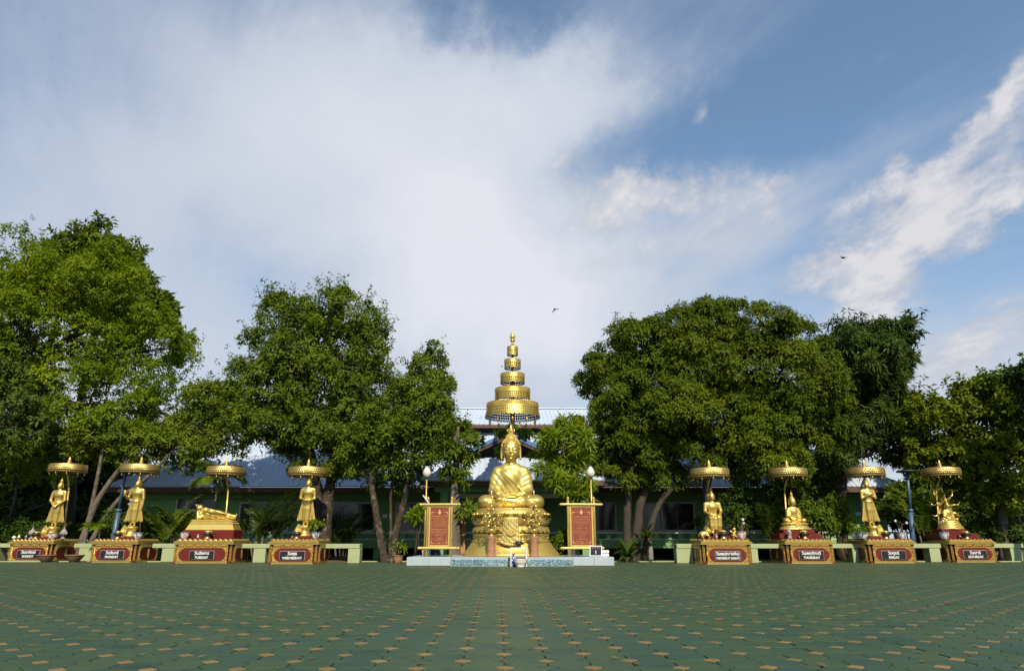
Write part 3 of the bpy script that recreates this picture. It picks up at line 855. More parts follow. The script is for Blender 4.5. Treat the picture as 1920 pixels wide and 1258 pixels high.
tree('slender_tree', 'slim grey-trunked tree with long leaves beside the left signboard', [
    (868, 810, 16), (845, 845, 14), (875, 860, 14), (836, 880, 13), (862, 895, 12), (885, 825, 12), (880, 960, 16), (862, 835, 13)],
    28.0, [[(852, 1052, .25), (853, 1000, .23), (853, 940, .20), (855, 880, .15), (857, 835, .10), (859, 800, .06)]],
    LM['ever'], 'bark_pale', 9, 0.34, 0.085, 8, 0.5, 3, 17, inner=0.0, tilt=(50, 100), sprigs=0)
# --- right
tree('mango_tree', 'huge dense round mango tree right of the golden Buddha', [
    (1245, 637, 62), (1300, 622, 58), (1365, 617, 55), (1430, 627, 55), (1485, 652, 52), (1180, 672, 58), (1130, 692, 40), (1530, 692, 48), (1230, 712, 75), (1320, 702, 80), (1420, 712, 85), (1500, 730, 70),
    (1120, 735, 42), (1170, 760, 60), (1550, 750, 42), (1190, 815, 72), (1150, 840, 42), (1270, 790, 70), (1360, 790, 80), (1450, 800, 75), (1530, 800, 45), (1230, 870, 50), (1310, 850, 55), (1400, 850, 60), (1480, 860, 50), (1180, 885, 34), (1545, 840, 34), (1330, 610, 48), (1205, 642, 48), (1140, 900, 24), (1100, 870, 22), (1100, 800, 26)],
    30.3, [[(1190, 1050, .22), (1195, 990, .2), (1205, 930, .18), (1240, 870, .15), (1300, 800, .12)], [(1178, 1050, .2), (1175, 980, .18), (1180, 910, .15), (1200, 840, .12)], [(1205, 1050, .16), (1225, 970, .14), (1255, 920, .12), (1310, 880, .10), (1390, 820, .08)], [(1345, 1030, .24), (1335, 960, .22), (1325, 910, .2), (1350, 830, .16), (1400, 740, .1)]],
    LM['mango'], 'bark_dark', 7, 0.175, 0.062, 15, 0.47, 92, 21, droop=0.4, inner=0.03, depth=0.9, sprigs=120, sprig_l=.3, vertical=0.45)
tree('leafy_tree', 'dark tree with long drooping leaves right of the mango tree', [
    (1650, 635, 42), (1690, 620, 24), (1620, 665, 50), (1680, 680, 30), (1590, 650, 40), (1660, 720, 48), (1600, 740, 60), (1640, 790, 60), (1690, 740, 24), (1580, 820, 45), (1668, 832, 38), (1555, 870, 34), (1555, 660, 30), (1530, 890, 40)],
    33.0, [[(1577, 1020, .3), (1575, 960, .27), (1578, 900, .24), (1590, 800, .18), (1620, 700, .1)]],
    LM['dark'], 'bark', 9, 0.36, 0.080, 16, 0.45, 18, 22, sprigs=90, sprig_l=.7, droop=0.4, tilt=(45, 100))
tree('leafy_tree', 'yellow-green tree filling the right edge behind the SATURDAY shrine', [
    (1800, 771, 45), (1850, 746, 42), (1830, 726, 28), (1905, 756, 45), (1760, 800, 48), (1830, 800, 58), (1900, 810, 58), (1950, 796, 60), (1730, 850, 38), (1790, 870, 52), (1860, 880, 58), (1930, 890, 55), (1760, 776, 24), (1820, 930, 34), (1890, 940, 34)],
    31.0, [[(1880, 1030, .22), (1878, 970, .2), (1872, 900, .16), (1860, 820, .1)]],
    LM['yellow'], 'bark_pale', 6, 0.23, 0.125, 14, 0.45, 24, 23, twigs=3, sprigs=120, sprig_l=.6)
tree('leafy_tree', 'dark leafy bough entering the picture at the right edge', [(1945, 705, 34), (1960, 740, 40), (1925, 700, 14)], 27.0,
     [[(1990, 1040, .18), (1985, 900, .15), (1975, 780, .1), (1960, 730, .06)]], LM['dark'], 'bark_dark', 7, 0.36, 0.12, 14, 0.4, 8, 24)
tree('leafy_tree', 'small dark tree filling the gap left of the right edge tree', [(1715, 780, 32), (1740, 830, 40), (1705, 835, 36), (1745, 890, 40), (1725, 935, 34)], 34.5,
     [[(1720, 1010, .14), (1720, 920, .12), (1722, 840, .07)]], LM['ever'], 'bark_dark', 7, 0.27, 0.1, 16, 0.4, 9, 25)
tree('long_leaved_tree', 'fresh light green tree with whorled long leaves beside the right signboard', [
    (1065, 802, 18), (1030, 822, 15), (1085, 820, 20), (1050, 830, 26), (1030, 850, 16), (1085, 855, 18), (1060, 880, 24), (1045, 905, 18), (1085, 900, 18), (1015, 880, 12), (1065, 925, 15), (1095, 930, 12)],
    27.6, [[(1072, 1052, .15), (1070, 1000, .14), (1068, 950, .12), (1062, 890, .09), (1055, 830, .05)]],
    LM['fresh'], 'bark_pale', 12, 0.42, 0.066, 10, 0.55, 3, 26, inner=0.0, tilt=(55, 95), droop=0.2, vertical=0.5, sprigs=0)
tree('bodhi_sapling', 'young bodhi tree with pale heart leaves behind the Buddha head', [(943, 812, 8), (985, 815, 9), (936, 838, 5), (998, 852, 4), (962, 802, 7), (938, 856, 4)], 28.3,
     [[(962, 1040, .05), (960, 960, .045), (962, 880, .035), (962, 815, .02)]], LM['fresh'], 'bark_pale', 4, 0.15, 0.13, 8, 0.5, 3, 27, inner=0.0, droop=0.7, sprigs=0)
# --- dark garden behind, both sides
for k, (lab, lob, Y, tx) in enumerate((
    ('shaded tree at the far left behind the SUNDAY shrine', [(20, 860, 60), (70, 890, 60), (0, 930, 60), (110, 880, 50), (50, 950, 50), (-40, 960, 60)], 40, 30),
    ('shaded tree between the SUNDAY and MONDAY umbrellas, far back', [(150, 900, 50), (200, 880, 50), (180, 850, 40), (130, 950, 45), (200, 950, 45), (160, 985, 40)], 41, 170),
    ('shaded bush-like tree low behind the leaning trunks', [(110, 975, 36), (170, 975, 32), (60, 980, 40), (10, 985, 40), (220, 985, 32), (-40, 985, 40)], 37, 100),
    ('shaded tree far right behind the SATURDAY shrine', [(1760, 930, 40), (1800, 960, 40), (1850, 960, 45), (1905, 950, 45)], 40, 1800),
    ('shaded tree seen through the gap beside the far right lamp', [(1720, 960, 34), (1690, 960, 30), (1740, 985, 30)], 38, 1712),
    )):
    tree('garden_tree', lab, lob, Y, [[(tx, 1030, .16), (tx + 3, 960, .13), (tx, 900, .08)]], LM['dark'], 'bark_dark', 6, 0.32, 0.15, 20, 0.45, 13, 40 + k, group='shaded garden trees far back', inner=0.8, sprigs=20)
# ================================================================== palms and shrubs
def frond(mb_v, mb_t, mb_k, base, az, elev, L, rng, leaf=0.32, nl=22, bend=1.1, wl=0.035):
    """one arching pinnate frond as leaflet triangles"""
    az = az; pts = []
    p = np.array(base, float); e = elev
    n = 12; step = L / n
    for i in range(n + 1):
        pts.append(p.copy())
        d = np.array([math.cos(az) * math.cos(e), math.sin(az) * math.cos(e), math.sin(e)])
        p = p + d * step; e -= bend / n * (0.5 + i / n)
    pts = np.array(pts)
    for i in range(n):   # rachis
        a, b = pts[i], pts[i + 1]
        w = 0.018 * (1 - i / n) + 0.004
        s = np.array([-math.sin(az), math.cos(az), 0]) * w
        o = len(mb_v); mb_v.extend([a - s, a + s, b + s, b - s]); mb_t.extend([(o, o + 1, o + 2), (o, o + 2, o + 3)]); mb_k.extend([0.6] * 4)
    tt = rng.random() * 0.6
    for i in range(nl):
        u = 0.16 + 0.82 * i / nl
        f = u * n; j = min(int(f), n - 1); q = pts[j] + (pts[j + 1] - pts[j]) * (f - j)
        ax = pts[j + 1] - pts[j]; ax /= np.linalg.norm(ax)
        sd = np.cross(ax, [0, 0, 1]); sd /= max(np.linalg.norm(sd), 1e-6)
        up = np.cross(sd, ax)
        ll = leaf * (0.55 + 0.6 * math.sin(math.pi * min(1, u * 0.95))) * rng.uniform(0.85, 1.1)
        for sg in (-1, 1):
            d = sd * sg * 0.8 + ax * 0.55 + up * rng.uniform(0.05, 0.35); d /= np.linalg.norm(d)
            tip = q + d * ll - np.array([0, 0, ll * 0.28])
            m = q + d * ll * 0.45
            w = ax * wl
            o = len(mb_v); mb_v.extend([q, m - w, tip, m + w]); mb_t.extend([(o, o + 1, o + 2), (o, o + 2, o + 3)]); mb_k.extend([min(1, tt + rng.random() * 0.4)] * 4)
def palm(name, label, px, py, Y, n, L, leafm, seed, stems=4, stem_h=0.8, leaf=0.32, group=None, elev=(45, 85), spread=0.35, nl=22, bend=1.2):
    rng = np.random.default_rng(seed)
    b = P(px, py, Y); b.z = 0
    root = thing(name, label, 'palm', b, group=group)
    heads = []
    for k in range(stems):
        a = rng.random() * 6.28; r = spread * rng.random() ** .5 * (stems > 1)
        h = stem_h * rng.uniform(0.6, 1.15)
        e = Vector((math.cos(a) * r * 1.6, math.sin(a) * r * 1.6, h)); s = Vector((math.cos(a) * r, math.sin(a) * r, -0.05))
        mb = MB(); mb.tube([s, s.lerp(e, .5), e], [.05, .042, .036], 7); mb.build('stem', M['bark_pale'], root)
        heads.append(e)
    V, T, K = [], [], []
    for k in range(n):
        h = heads[k % stems]
        frond(V, T, K, h, rng.random() * 6.28, R(rng.uniform(*elev)), L * rng.uniform(0.75, 1.15), rng, leaf, nl, bend)
    me = np_mesh('fronds', np.array(V), None, T, False, {'tint': K}); link_mesh('fronds', me, leafm, root)
    return root
palm('areca_palm', 'areca palm clump between the MONDAY and TUESDAY shrines', 316, 1040, 30.8, 22, 2.0, LM['palm'], 71, 6, 0.9, group='areca palms')
palm('areca_palm', 'large dark areca palm clump between the TUESDAY and WEDNESDAY shrines', 490, 1040, 30.0, 26, 2.3, LM['dark'], 72, 7, 0.9, group='areca palms')
palm('areca_palm', 'small areca palm between the WEDNESDAY tree and the building windows', 640, 1035, 31.2, 14, 1.7, LM['dark'], 73, 4, 0.8, group='areca palms')
palm('areca_palm', 'areca palm clump between the FRIDAY and SATURDAY shrines', 1738, 1030, 30.2, 24, 2.3, LM['palm'], 74, 6, 1.0, group='areca palms')
palm('areca_palm', 'dark palm beneath the mango tree between the two Wednesday-night and Thursday shrines', 1445, 1030, 29.4, 18, 1.9, LM['dark'], 75, 5, 0.7, group='areca palms')
palm('areca_palm', 'palm just left of the TUESDAY shrine, low and yellowing', 290, 1035, 31.8, 14, 1.8, LM['yellow'], 78, 4, 0.6, group='areca palms')
palm('fan_crowned_palm', 'tall bright palm with feathery crown left of the TUESDAY umbrella', 392, 1035, 29.6, 13, 1.25, LM['lime'], 76, 1, 3.35, leaf=0.42, elev=(15, 75), nl=26, bend=1.7)
palm('fern_sapling', 'sapling with a few bright feathery leaves on the leaning trunk', 185, 1010, 28.9, 6, 0.9, LM['fresh'], 77, 1, 1.75, leaf=0.24, elev=(10, 70), nl=20, bend=1.2)
def strap_plant(name, label, px, py, Y, n, L, leafm, seed, h=0.0, w=0.06, elev=(15, 85)):
    rng = np.random.default_rng(seed); b = P(px, py, Y); b.z = 0
    root = thing(name, label, 'plant', b)
    V, T, K = [], [], []
    for k in range(n):
        az = rng.random() * 6.28; e = R(rng.uniform(*elev)); p = np.array([0, 0, h]); l = L * rng.uniform(.7, 1.1); t = rng.random()
        prev = None
        for i in range(6):
            s = np.array([-math.sin(az), math.cos(az), 0]) * w * (math.sin(math.pi * (0.15 + 0.85 * i / 5)) if i < 5 else 0.02)
            V.extend([p - s, p + s]); K.extend([t, t]); o = len(V)
            if i: T.extend([(o - 4, o - 3, o - 1), (o - 4, o - 1, o - 2)])
            p = p + np.array([math.cos(az) * math.cos(e), math.sin(az) * math.cos(e), math.sin(e)]) * l / 5; e -= 0.25
    link_mesh('leaves', np_mesh('leaves', np.array(V), None, T, False, {'tint': K}), leafm, root)
    if h > 0.2:
        mb = MB(); mb.tube([(0, 0, -.05), (0.02, 0, h * .5), (0, 0, h)], [.05, .045, .035], 7); mb.build('stem', M['bark'], root)
    return root
strap_plant('spiky_plant', 'dark spiky strap-leaved plant right of the platform', 1178, 1052, 28.7, 46, 1.25, LM['dark'], 81, 0.15)
strap_plant('spiky_plant', 'dracaena with narrow leaves at the foot of the two-stemmed tree', 712, 1052, 29.4, 40, 0.75, LM['dark'], 82, 0.75)
strap_plant('spiky_plant', 'dracaena with long drooping leaves beneath the mango tree', 1215, 1050, 29.6, 30, 0.8, LM['dark'], 83, 0.9)
strap_plant('spiky_plant', 'long-leaved dracaena left of the WEDNESDAY (NIGHT) umbrella pole', 1312, 1040, 28.2, 34, 0.65, LM['dark'], 84, 1.35)
def bush(name, label, lobes_px, Y, leafm, seed, per=6, L=0.16, W=0.07, cn=16, tp=9, flowers=0):
    rng = np.random.default_rng(seed)
    lob = [(P(a, b, Y), r / PM(b, Y)) for a, b, r in lobes_px]
    base = Vector((lob[0][0].x, Y, 0)); root = thing(name, label, 'shrub', base)
    T, A, K, CC = crown_tips(lob, rng, cn, 0.42, tp, 0.3)
    ok = T[:, 2] > 0.03; T, A, K = T[ok], A[ok], K[ok]
    link_mesh('foliage', leaves('foliage', T - np.array(base), A, per, L, W, rng, tint=K), leafm, root)
    mb = MB()
    for c, r in lob: mb.tube(bent((0, 0, -.05), c - base, rng, 4, .06), [.035, .03, .025, .02, .012], 6)
    mb.build('stems', M['bark'], root)
    if flowers:
        fl = MB()
        for i in rng.choice(len(T), flowers, False):
            c = Vector(T[i] - np.array(base)) + Vector(A[i]) * 0.12
            for k in range(5):
                a = 2 * math.pi * k / 5; d = Vector((math.cos(a), -0.4, math.sin(a)))
                fl.ball(c + d * 0.05, (0.04, 0.02, 0.04), 6, 4)
        fl.build('blossoms', M['petal'], root)
    return root
bush('frangipani', 'frangipani shrub with white blossoms right of the FRIDAY umbrella', [(1690, 925, 16), (1722, 905, 18), (1672, 955, 20), (1745, 920, 18), (1715, 950, 22)], 31.5, LM['ever'], 91, 7, 0.3, 0.1, 14, 6, flowers=9)
bush('shrub', 'leafy shrub beneath the dark tree right of the THURSDAY shrine', [(1545, 975, 26), (1520, 960, 20), (1560, 945, 20)], 29.6, LM['ever'], 92)
bush('shrub', 'yellowish shrub round the trunk right of the THURSDAY shrine', [(1583, 985, 14), (1580, 960, 10)], 29.8, LM['olive'], 93)
bush('shrub', 'dark shrub under the leaning pale trunks', [(225, 985, 30), (250, 1000, 22)], 31, LM['dark'], 94)
bush('clipped_hedge', 'low dark clipped hedge behind the SATURDAY shrine at right', [(1810, 1005, 26), (1850, 1003, 28), (1890, 1003, 28), (1930, 1005, 30), (1960, 1005, 30)], 31.4, LM['dark'], 95, cn=30, tp=14)
bush('clipped_shrub', 'rounded dark clipped shrub beyond the hedge at right', [(1885, 978, 20), (1905, 980, 16)], 33.5, LM['dark'], 96, cn=24, tp=12)
bush('clipped_hedge', 'low dark hedge behind the SUNDAY shrine at left', [(10, 1000, 24), (50, 1000, 24), (90, 1000, 22), (-30, 1000, 26), (130, 1000, 18)], 33.0, LM['dark'], 97, cn=26, tp=12)
bush('shrub', 'mid green shrub between the TUESDAY palm and the building', [(320, 990, 22), (345, 975, 18)], 31.8, LM['palm'], 98)
bush('shrub', 'small shrub at the right foot of the golden throne', [(1048, 1020, 10), (1058, 1005, 8)], 28.4, LM['ever'], 99)
bush('shrub', 'leafy spray in front of the left window beside the left signboard', [(778, 968, 8), (790, 955, 7)], 28.0, LM['fresh'], 100, 7, 0.26, 0.07, 10, 4)
bush('shrub', 'dark shrub between the mango trunks and the WEDNESDAY (NIGHT) shrine', [(1390, 975, 26), (1420, 950, 24), (1370, 950, 22), (1400, 920, 26)], 29.8, LM['dark'], 101)
bush('shrub', 'dark shrub right behind the THURSDAY statue', [(1480, 960, 26), (1500, 930, 24), (1450, 930, 24), (1470, 900, 24)], 31.6, LM['dark'], 102)
# ================================================================== sculpting by distance fields
class Sculpt:
    def __init__(s, lo, hi, h):
        s.lo = np.array(lo, float); s.h = h
        n = np.ceil((np.array(hi, float) - s.lo) / h).astype(int) + 1
        s.n = n; s.f = np.full(n, 1.0, np.float32)
        s.ax = [(s.lo[i] + np.arange(n[i]) * h).astype(np.float32) for i in range(3)]
    def region(s, lo, hi):
        i0 = np.clip(np.floor((np.array(lo) - s.lo) / s.h).astype(int), 0, s.n - 1)
        i1 = np.clip(np.ceil((np.array(hi) - s.lo) / s.h).astype(int) + 1, 1, s.n)
        sl = tuple(slice(a, b) for a, b in zip(i0, i1))
        X, Y, Z = np.meshgrid(s.ax[0][sl[0]], s.ax[1][sl[1]], s.ax[2][sl[2]], indexing='ij', sparse=True)
        return sl, X, Y, Z
    def mix(s, sl, d, k, sub=False):
        a = s.f[sl]
        if sub: s.f[sl] = np.maximum(a, -d); return
        if k <= 0: s.f[sl] = np.minimum(a, d); return
        h = np.clip(0.5 + 0.5 * (a - d) / k, 0, 1)
        s.f[sl] = a * (1 - h) + d * h - k * h * (1 - h)
    def ell(s, c, r, k=0.03, sub=False):
        r = np.array((r, r, r) if isinstance(r, (int, float)) else r, float); c = np.array(c, float)
        sl, X, Y, Z = s.region(c - r - 3 * k - 4 * s.h, c + r + 3 * k + 4 * s.h)
        q = np.sqrt(((X - c[0]) / r[0]) ** 2 + ((Y - c[1]) / r[1]) ** 2 + ((Z - c[2]) / r[2]) ** 2)
        s.mix(sl, (q - 1) * r.min(), k, sub)
    def cap(s, a, b, ra, rb, k=0.03, sy=1.0):
        a = np.array(a, float); b = np.array(b, float); R_ = max(ra, rb) * max(1, sy) + 3 * k + 4 * s.h
        sl, X, Y, Z = s.region(np.minimum(a, b) - R_, np.maximum(a, b) + R_)
        d = b - a; L2 = d.dot(d) + 1e-9
        t = np.clip(((X - a[0]) * d[0] + (Y - a[1]) * d[1] + (Z - a[2]) * d[2]) / L2, 0, 1)
        q = np.sqrt((X - a[0] - t * d[0]) ** 2 + ((Y - a[1] - t * d[1]) / sy) ** 2 + (Z - a[2] - t * d[2]) ** 2)
        s.mix(sl, q - (ra + (rb - ra) * t), k)
    def chain(s, pts, rad, k=0.03, sy=1.0):
        for i in range(len(pts) - 1): s.cap(pts[i], pts[i + 1], rad[i], rad[i + 1], k, sy)
    def func(s, lo, hi, fn, k=0.02):
        sl, X, Y, Z = s.region(lo, hi); s.mix(sl, fn(X, Y, Z).astype(np.float32), k)
    def bump(s, lo, hi, fn):
        sl, X, Y, Z = s.region(lo, hi); s.f[sl] = s.f[sl] + fn(X, Y, Z)
    def mesh(s, name):
        f = s.f; f = np.pad(f, 1, constant_values=1.0); lo = s.lo - s.h
        ng = f < 0; nx, ny, nz = f.shape
        c = (nx - 1, ny - 1, nz - 1)
        pos = np.zeros(c + (3,), np.float32); cnt = np.zeros(c, np.float32)
        corners = [(i, j, k) for i in (0, 1) for j in (0, 1) for k in (0, 1)]
        def sub(A, o): return A[o[0]:nx - 1 + o[0], o[1]:ny - 1 + o[1], o[2]:nz - 1 + o[2]]
        for a in corners:
            for ax in range(3):
                if a[ax]: continue
                b = list(a); b[ax] = 1; b = tuple(b)
                fa, fb = sub(f, a), sub(f, b)
                cr = (fa < 0) != (fb < 0)
                den = np.where(cr, fa - fb, 1); t = np.where(cr, fa / den, 0)
                for i in range(3):
                    pos[..., i] += np.where(cr, a[i] + (t if i == ax else 0), 0)
                cnt += cr
        m = cnt > 0
        idx = np.full(c, -1, np.int64); idx[m] = np.arange(m.sum())
        g = np.stack(np.nonzero(m), -1)
        V = (g + pos[m] / cnt[m][:, None]) * s.h + lo
        Q = []
        for ax in range(3):
            a, b = [(1, 2), (2, 0), (0, 1)][ax]
            lo_i = [1, 1, 1]; lo_i[ax] = 0
            e0 = ng; sh = [slice(lo_i[0], nx - 1), slice(lo_i[1], ny - 1), slice(lo_i[2], nz - 1)]
            s1 = list(sh); s1[ax] = slice(1, f.shape[ax]); s0 = list(sh); s0[ax] = slice(0, f.shape[ax] - 1)
            A, B = ng[tuple(s0)], ng[tuple(s1)]
            I = np.stack(np.nonzero(A != B), -1)
            for i in range(3): I[:, i] += s0[i].start
            flip = ~ng[I[:, 0], I[:, 1], I[:, 2]]
            da = np.zeros(3, int); da[a] = 1; db = np.zeros(3, int); db[b] = 1
            def at(J): return idx[J[:, 0], J[:, 1], J[:, 2]]
            q = np.stack([at(I - da - db), at(I - db), at(I), at(I - da)], -1)
            q[flip] = q[flip][:, ::-1]
            Q.append(q)
        Q = np.concatenate(Q)
        # light relaxation
        for _ in range(2):
            acc = np.zeros_like(V); n_ = np.zeros(len(V))
            for i in range(4):
                for j in (1, 3):
                    np.add.at(acc, Q[:, i], V[Q[:, (i + j) % 4]]); np.add.at(n_, Q[:, i], 1)
            V = V * 0.55 + acc / np.maximum(n_, 1)[:, None] * 0.45
        return np_mesh(name, V, Q, None, True)

def head_sdf(s, c, u, face=True, k=None, tilt=0.0):
    """u = half head width scale; c = centre of head"""
    x, y, z = c; k = k or u * 0.10
    s.ell((x, y, z), (u * .95, u * 1.05, u * 1.22), k)
    s.ell((x, y - u * .22, z - u * .66), (u * .60, u * .64, u * .58), k * 2.5)
    s.ell((x, y + u * .10, z + u * .48), (u * 1.03, u * 1.10, u * .98), k)
    s.ell((x, y + u * .16, z + u * 1.38), (u * .60, u * .60, u * .50), k * 2)
    for sx in (-1, 1):
        s.cap((x + sx * u * 1.03, y + u * .15, z + u * .32), (x + sx * u * 1.06, y + u * .12, z - u * .92), u * .15, u * .14, k * .6)
        if face:
            s.chain([(x + sx * u * .10, y - u * 1.02, z + u * .20), (x + sx * u * .40, y - u * .98, z + u * .34), (x + sx * u * .72, y - u * .70, z + u * .20)], [u * .07, u * .07, u * .05], k * .8)
            s.ell((x + sx * u * .40, y - u * .86, z + u * .05), (u * .26, u * .17, u * .12), k * .6)
            s.ell((x + sx * u * .42, y - u * .70, z - u * .35), (u * .28, u * .25, u * .25), k * 2)
    if face:
        s.cap((x, y - u * 1.02, z + u * .22), (x, y - u * 1.22, z - u * .30), u * .08, u * .14, k * .8)
        s.ell((x, y - u * .98, z - u * .60), (u * .27, u * .14, u * .06), k * .5)
        s.ell((x, y - u * .96, z - u * .72), (u * .22, u * .14, u * .07), k * .5)
        s.ell((x, y - u * .84, z - u * .98), (u * .18, u * .16, u * .14), k * 1.2)
def finial_flame(parent, c, hgt, r, m='gold_bright', name='flame_finial'):
    mb = MB(); mb.lathe([(r * 1.0, 0), (r * 1.5, hgt * .10), (r * .9, hgt * .2), (r * 1.2, hgt * .30), (r * .75, hgt * .45), (r * .5, hgt * .65), (r * .28, hgt * .85), (r * .05, hgt)], 12)
    for k in range(5):
        a = 2 * math.pi * k / 5 - math.pi / 2
        d = Vector((math.cos(a), math.sin(a), 0))
        mb.tube([d * r * 1.0 + Vector((0, 0, hgt * .12)), d * r * 1.7 + Vector((0, 0, hgt * .28)), d * r * 1.1 + Vector((0, 0, hgt * .52))], [r * .35, r * .3, r * .05], 6)
    return mb.build(name, M[m], parent, c)
def curls(parent, c, u, m='gold_bright', n=150, size=0.085):
    mb = MB()
    x, y, z = c
    for i in range(n):
        t = (i + .5) / n; ph = math.acos(1 - 1.25 * t); a = i * 2.399963
        d = (math.sin(ph) * math.cos(a), math.sin(ph) * math.sin(a), math.cos(ph))
        p = (x + d[0] * u * 1.05, y + u * .10 + d[1] * u * 1.12, z + u * .48 + d[2] * u * 1.0)
        if d[1] < -0.35 and d[2] < 0.28: continue
        if d[2] > 0.9: continue
        mb.ball(p, u * size, 6, 4)
    for i in range(n // 3):
        t = (i + .5) / (n // 3); ph = math.acos(1 - 1.0 * t); a = i * 2.399963
        mb.ball((x + math.sin(ph) * math.cos(a) * u * .6, y + u * .16 + math.sin(ph) * math.sin(a) * u * .6, z + u * 1.38 + math.cos(ph) * u * .5), u * size * .9, 6, 4)
    return mb.build('hair_curls', M[m], parent)

# ------------------------------------------------------------------ seated figure (metres of the great statue; lap bottom at z 0)
def seated_sdf(s, f=1.0, robe=True, c=(0, 0, 0), arms='lap'):
    def p(x, y, z): return (c[0] + x * f, c[1] + y * f, c[2] + z * f)
    k = 0.07 * f
    for sx in (-1, 1):
        s.cap(p(sx * .28, .16, .26), p(sx * .95, -.06, .23), .27 * f, .235 * f, k, 1.25)
        s.ell(p(sx * .91, -.12, .235), (.32 * f, .40 * f, .235 * f), k)
        s.ell(p(sx * .42, -.02, .78), (.24 * f, .22 * f, .42 * f), k * 1.5)
    s.chain([p(.95, -.20, .19), p(.4, -.50, .20), p(-.30, -.60, .26)], [.18 * f, .15 * f, .11 * f], k)
    s.chain([p(-.95, -.20, .17), p(-.4, -.48, .14), p(.30, -.52, .14)], [.18 * f, .15 * f, .12 * f], k)
    s.ell(p(-.38, -.58, .29), (.2 * f, .11 * f, .07 * f), k * .5)
    s.ell(p(0, 0, .10), (1.05 * f, .55 * f, .12 * f), k)
    s.cap(p(0, .12, .30), p(0, .10, .95), .44 * f, .46 * f, k, .8)
    s.ell(p(0, .06, 1.16), (.51 * f, .36 * f, .40 * f), k * 1.5)
    s.chain([p(-.47, .08, 1.32), p(-.2, .07, 1.44), p(.2, .07, 1.44), p(.47, .08, 1.32)], [.19 * f, .19 * f, .19 * f, .19 * f], k * 1.5)
    s.cap(p(0, .06, 1.45), p(0, .02, 1.80), .20 * f, .185 * f, k)
    for zz in (1.60, 1.68): s.func(p(-.25, -.25, zz - .05), p(.25, .3, zz + .05), lambda X, Y, Z, zz=zz: np.sqrt((np.sqrt((X - c[0]) ** 2 + (Y - c[1] - .04 * f) ** 2) - .195 * f) ** 2 + (Z - c[2] - zz * f) ** 2) - .02 * f, k * .3)
    for sx in (-1, 1):
        s.chain([p(sx * .50, .08, 1.32), p(sx * .60, .05, 1.06), p(sx * .66, -.02, .68)], [.21 * f, .19 * f, .17 * f], k)
        s.chain([p(sx * .66, -.04, .64), p(sx * .46, -.40, .48), p(sx * .16, -.56, .40)], [.165 * f, .13 * f, .09 * f], k)
        for q in range(4):
            s.cap(p(sx * .10, -.56 - q * .045, .40 - q * .01), p(-sx * .16, -.58 - q * .045, .385 - q * .01), .036 * f, .028 * f, k * .25)
        s.cap(p(sx * .12, -.50, .44), p(sx * .01, -.55, .50), .034 * f, .026 * f, k * .3)
    if robe:
        def fold(X, Y, Z):
            x, y, z = (X - c[0]) / f, (Y - c[1]) / f, (Z - c[2]) / f
            w = np.clip((1.42 - z) / .1, 0, 1) * np.clip((z - .38) / .1, 0, 1) * np.clip((.25 - y) / .2, 0, 1)
            d = x * .72 + z * .70 - .22 * x * x
            wl = np.clip((.32 - x) / .25, 0, 1)
            wr = np.clip((x - .35) / .15, 0, 1)
            return (-w * wl * (.006 * np.sin(d * 34 + 1.5 * np.sin(x * 4)) + .0025 * np.sin(d * 13 + .7)) - w * wr * .006 * np.sin((z * 1.0 - x * .5) * 34) - w * .003 * np.sin(x * 60) * np.sin(z * 60) * (1 - wl)) * f
        s.bump(p(-1.05, -.8, .35), p(1.05, .5, 1.5), fold)
        def edge(X, Y, Z):
            x, z = (X - c[0]) / f, (Z - c[2]) / f
            w = np.exp(-((x * .72 + z * .70 - .72) / .03) ** 2) * np.clip((1.4 - z) / .1, 0, 1) * np.clip((z - .45) / .1, 0, 1) * np.clip((.1 - (Y - c[1]) / f) / .1, 0, 1)
            return -w * .022 * f
        s.bump(p(-.9, -.8, .35), p(.9, .3, 1.5), edge)
        def pleat(X, Y, Z):
            x, y, z = (X - c[0]) / f, (Y - c[1]) / f, (Z - c[2]) / f
            a = np.arctan2(z - .55, np.abs(x) + .05)
            w = np.clip((.36 - z) / .08, 0, 1) * np.clip((.85 - np.abs(x)) / .15, 0, 1) * np.clip((-.3 - y) / .1, 0, 1) * np.clip((np.abs(x) - .1) / .1, 0, 1)
            return -w * .012 * np.sin(a * 38) * f
        s.bump(p(-1.1, -.9, -.02), p(1.1, -.2, .42), pleat)
    head_sdf(s, p(0, -.02, 2.12), .335 * f)

def great_buddha():
    base = P(958, 953, 26.0); base.y = 26.0; base.z = 1.955
    t = thing('buddha_statue', 'great golden seated Buddha with draped robe on the lotus throne', 'statue', base)
    s = Sculpt((-1.35, -1.0, -.05), (1.35, .75, 2.95), 0.021)
    seated_sdf(s, 1.0)
    link_mesh('body', s.mesh('body'), M['gold_bright'], t)
    curls(t, (0, -.02, 2.12), .335, n=210)
    finial_flame(t, (0, .035, 2.72), .52, .085)
    return t

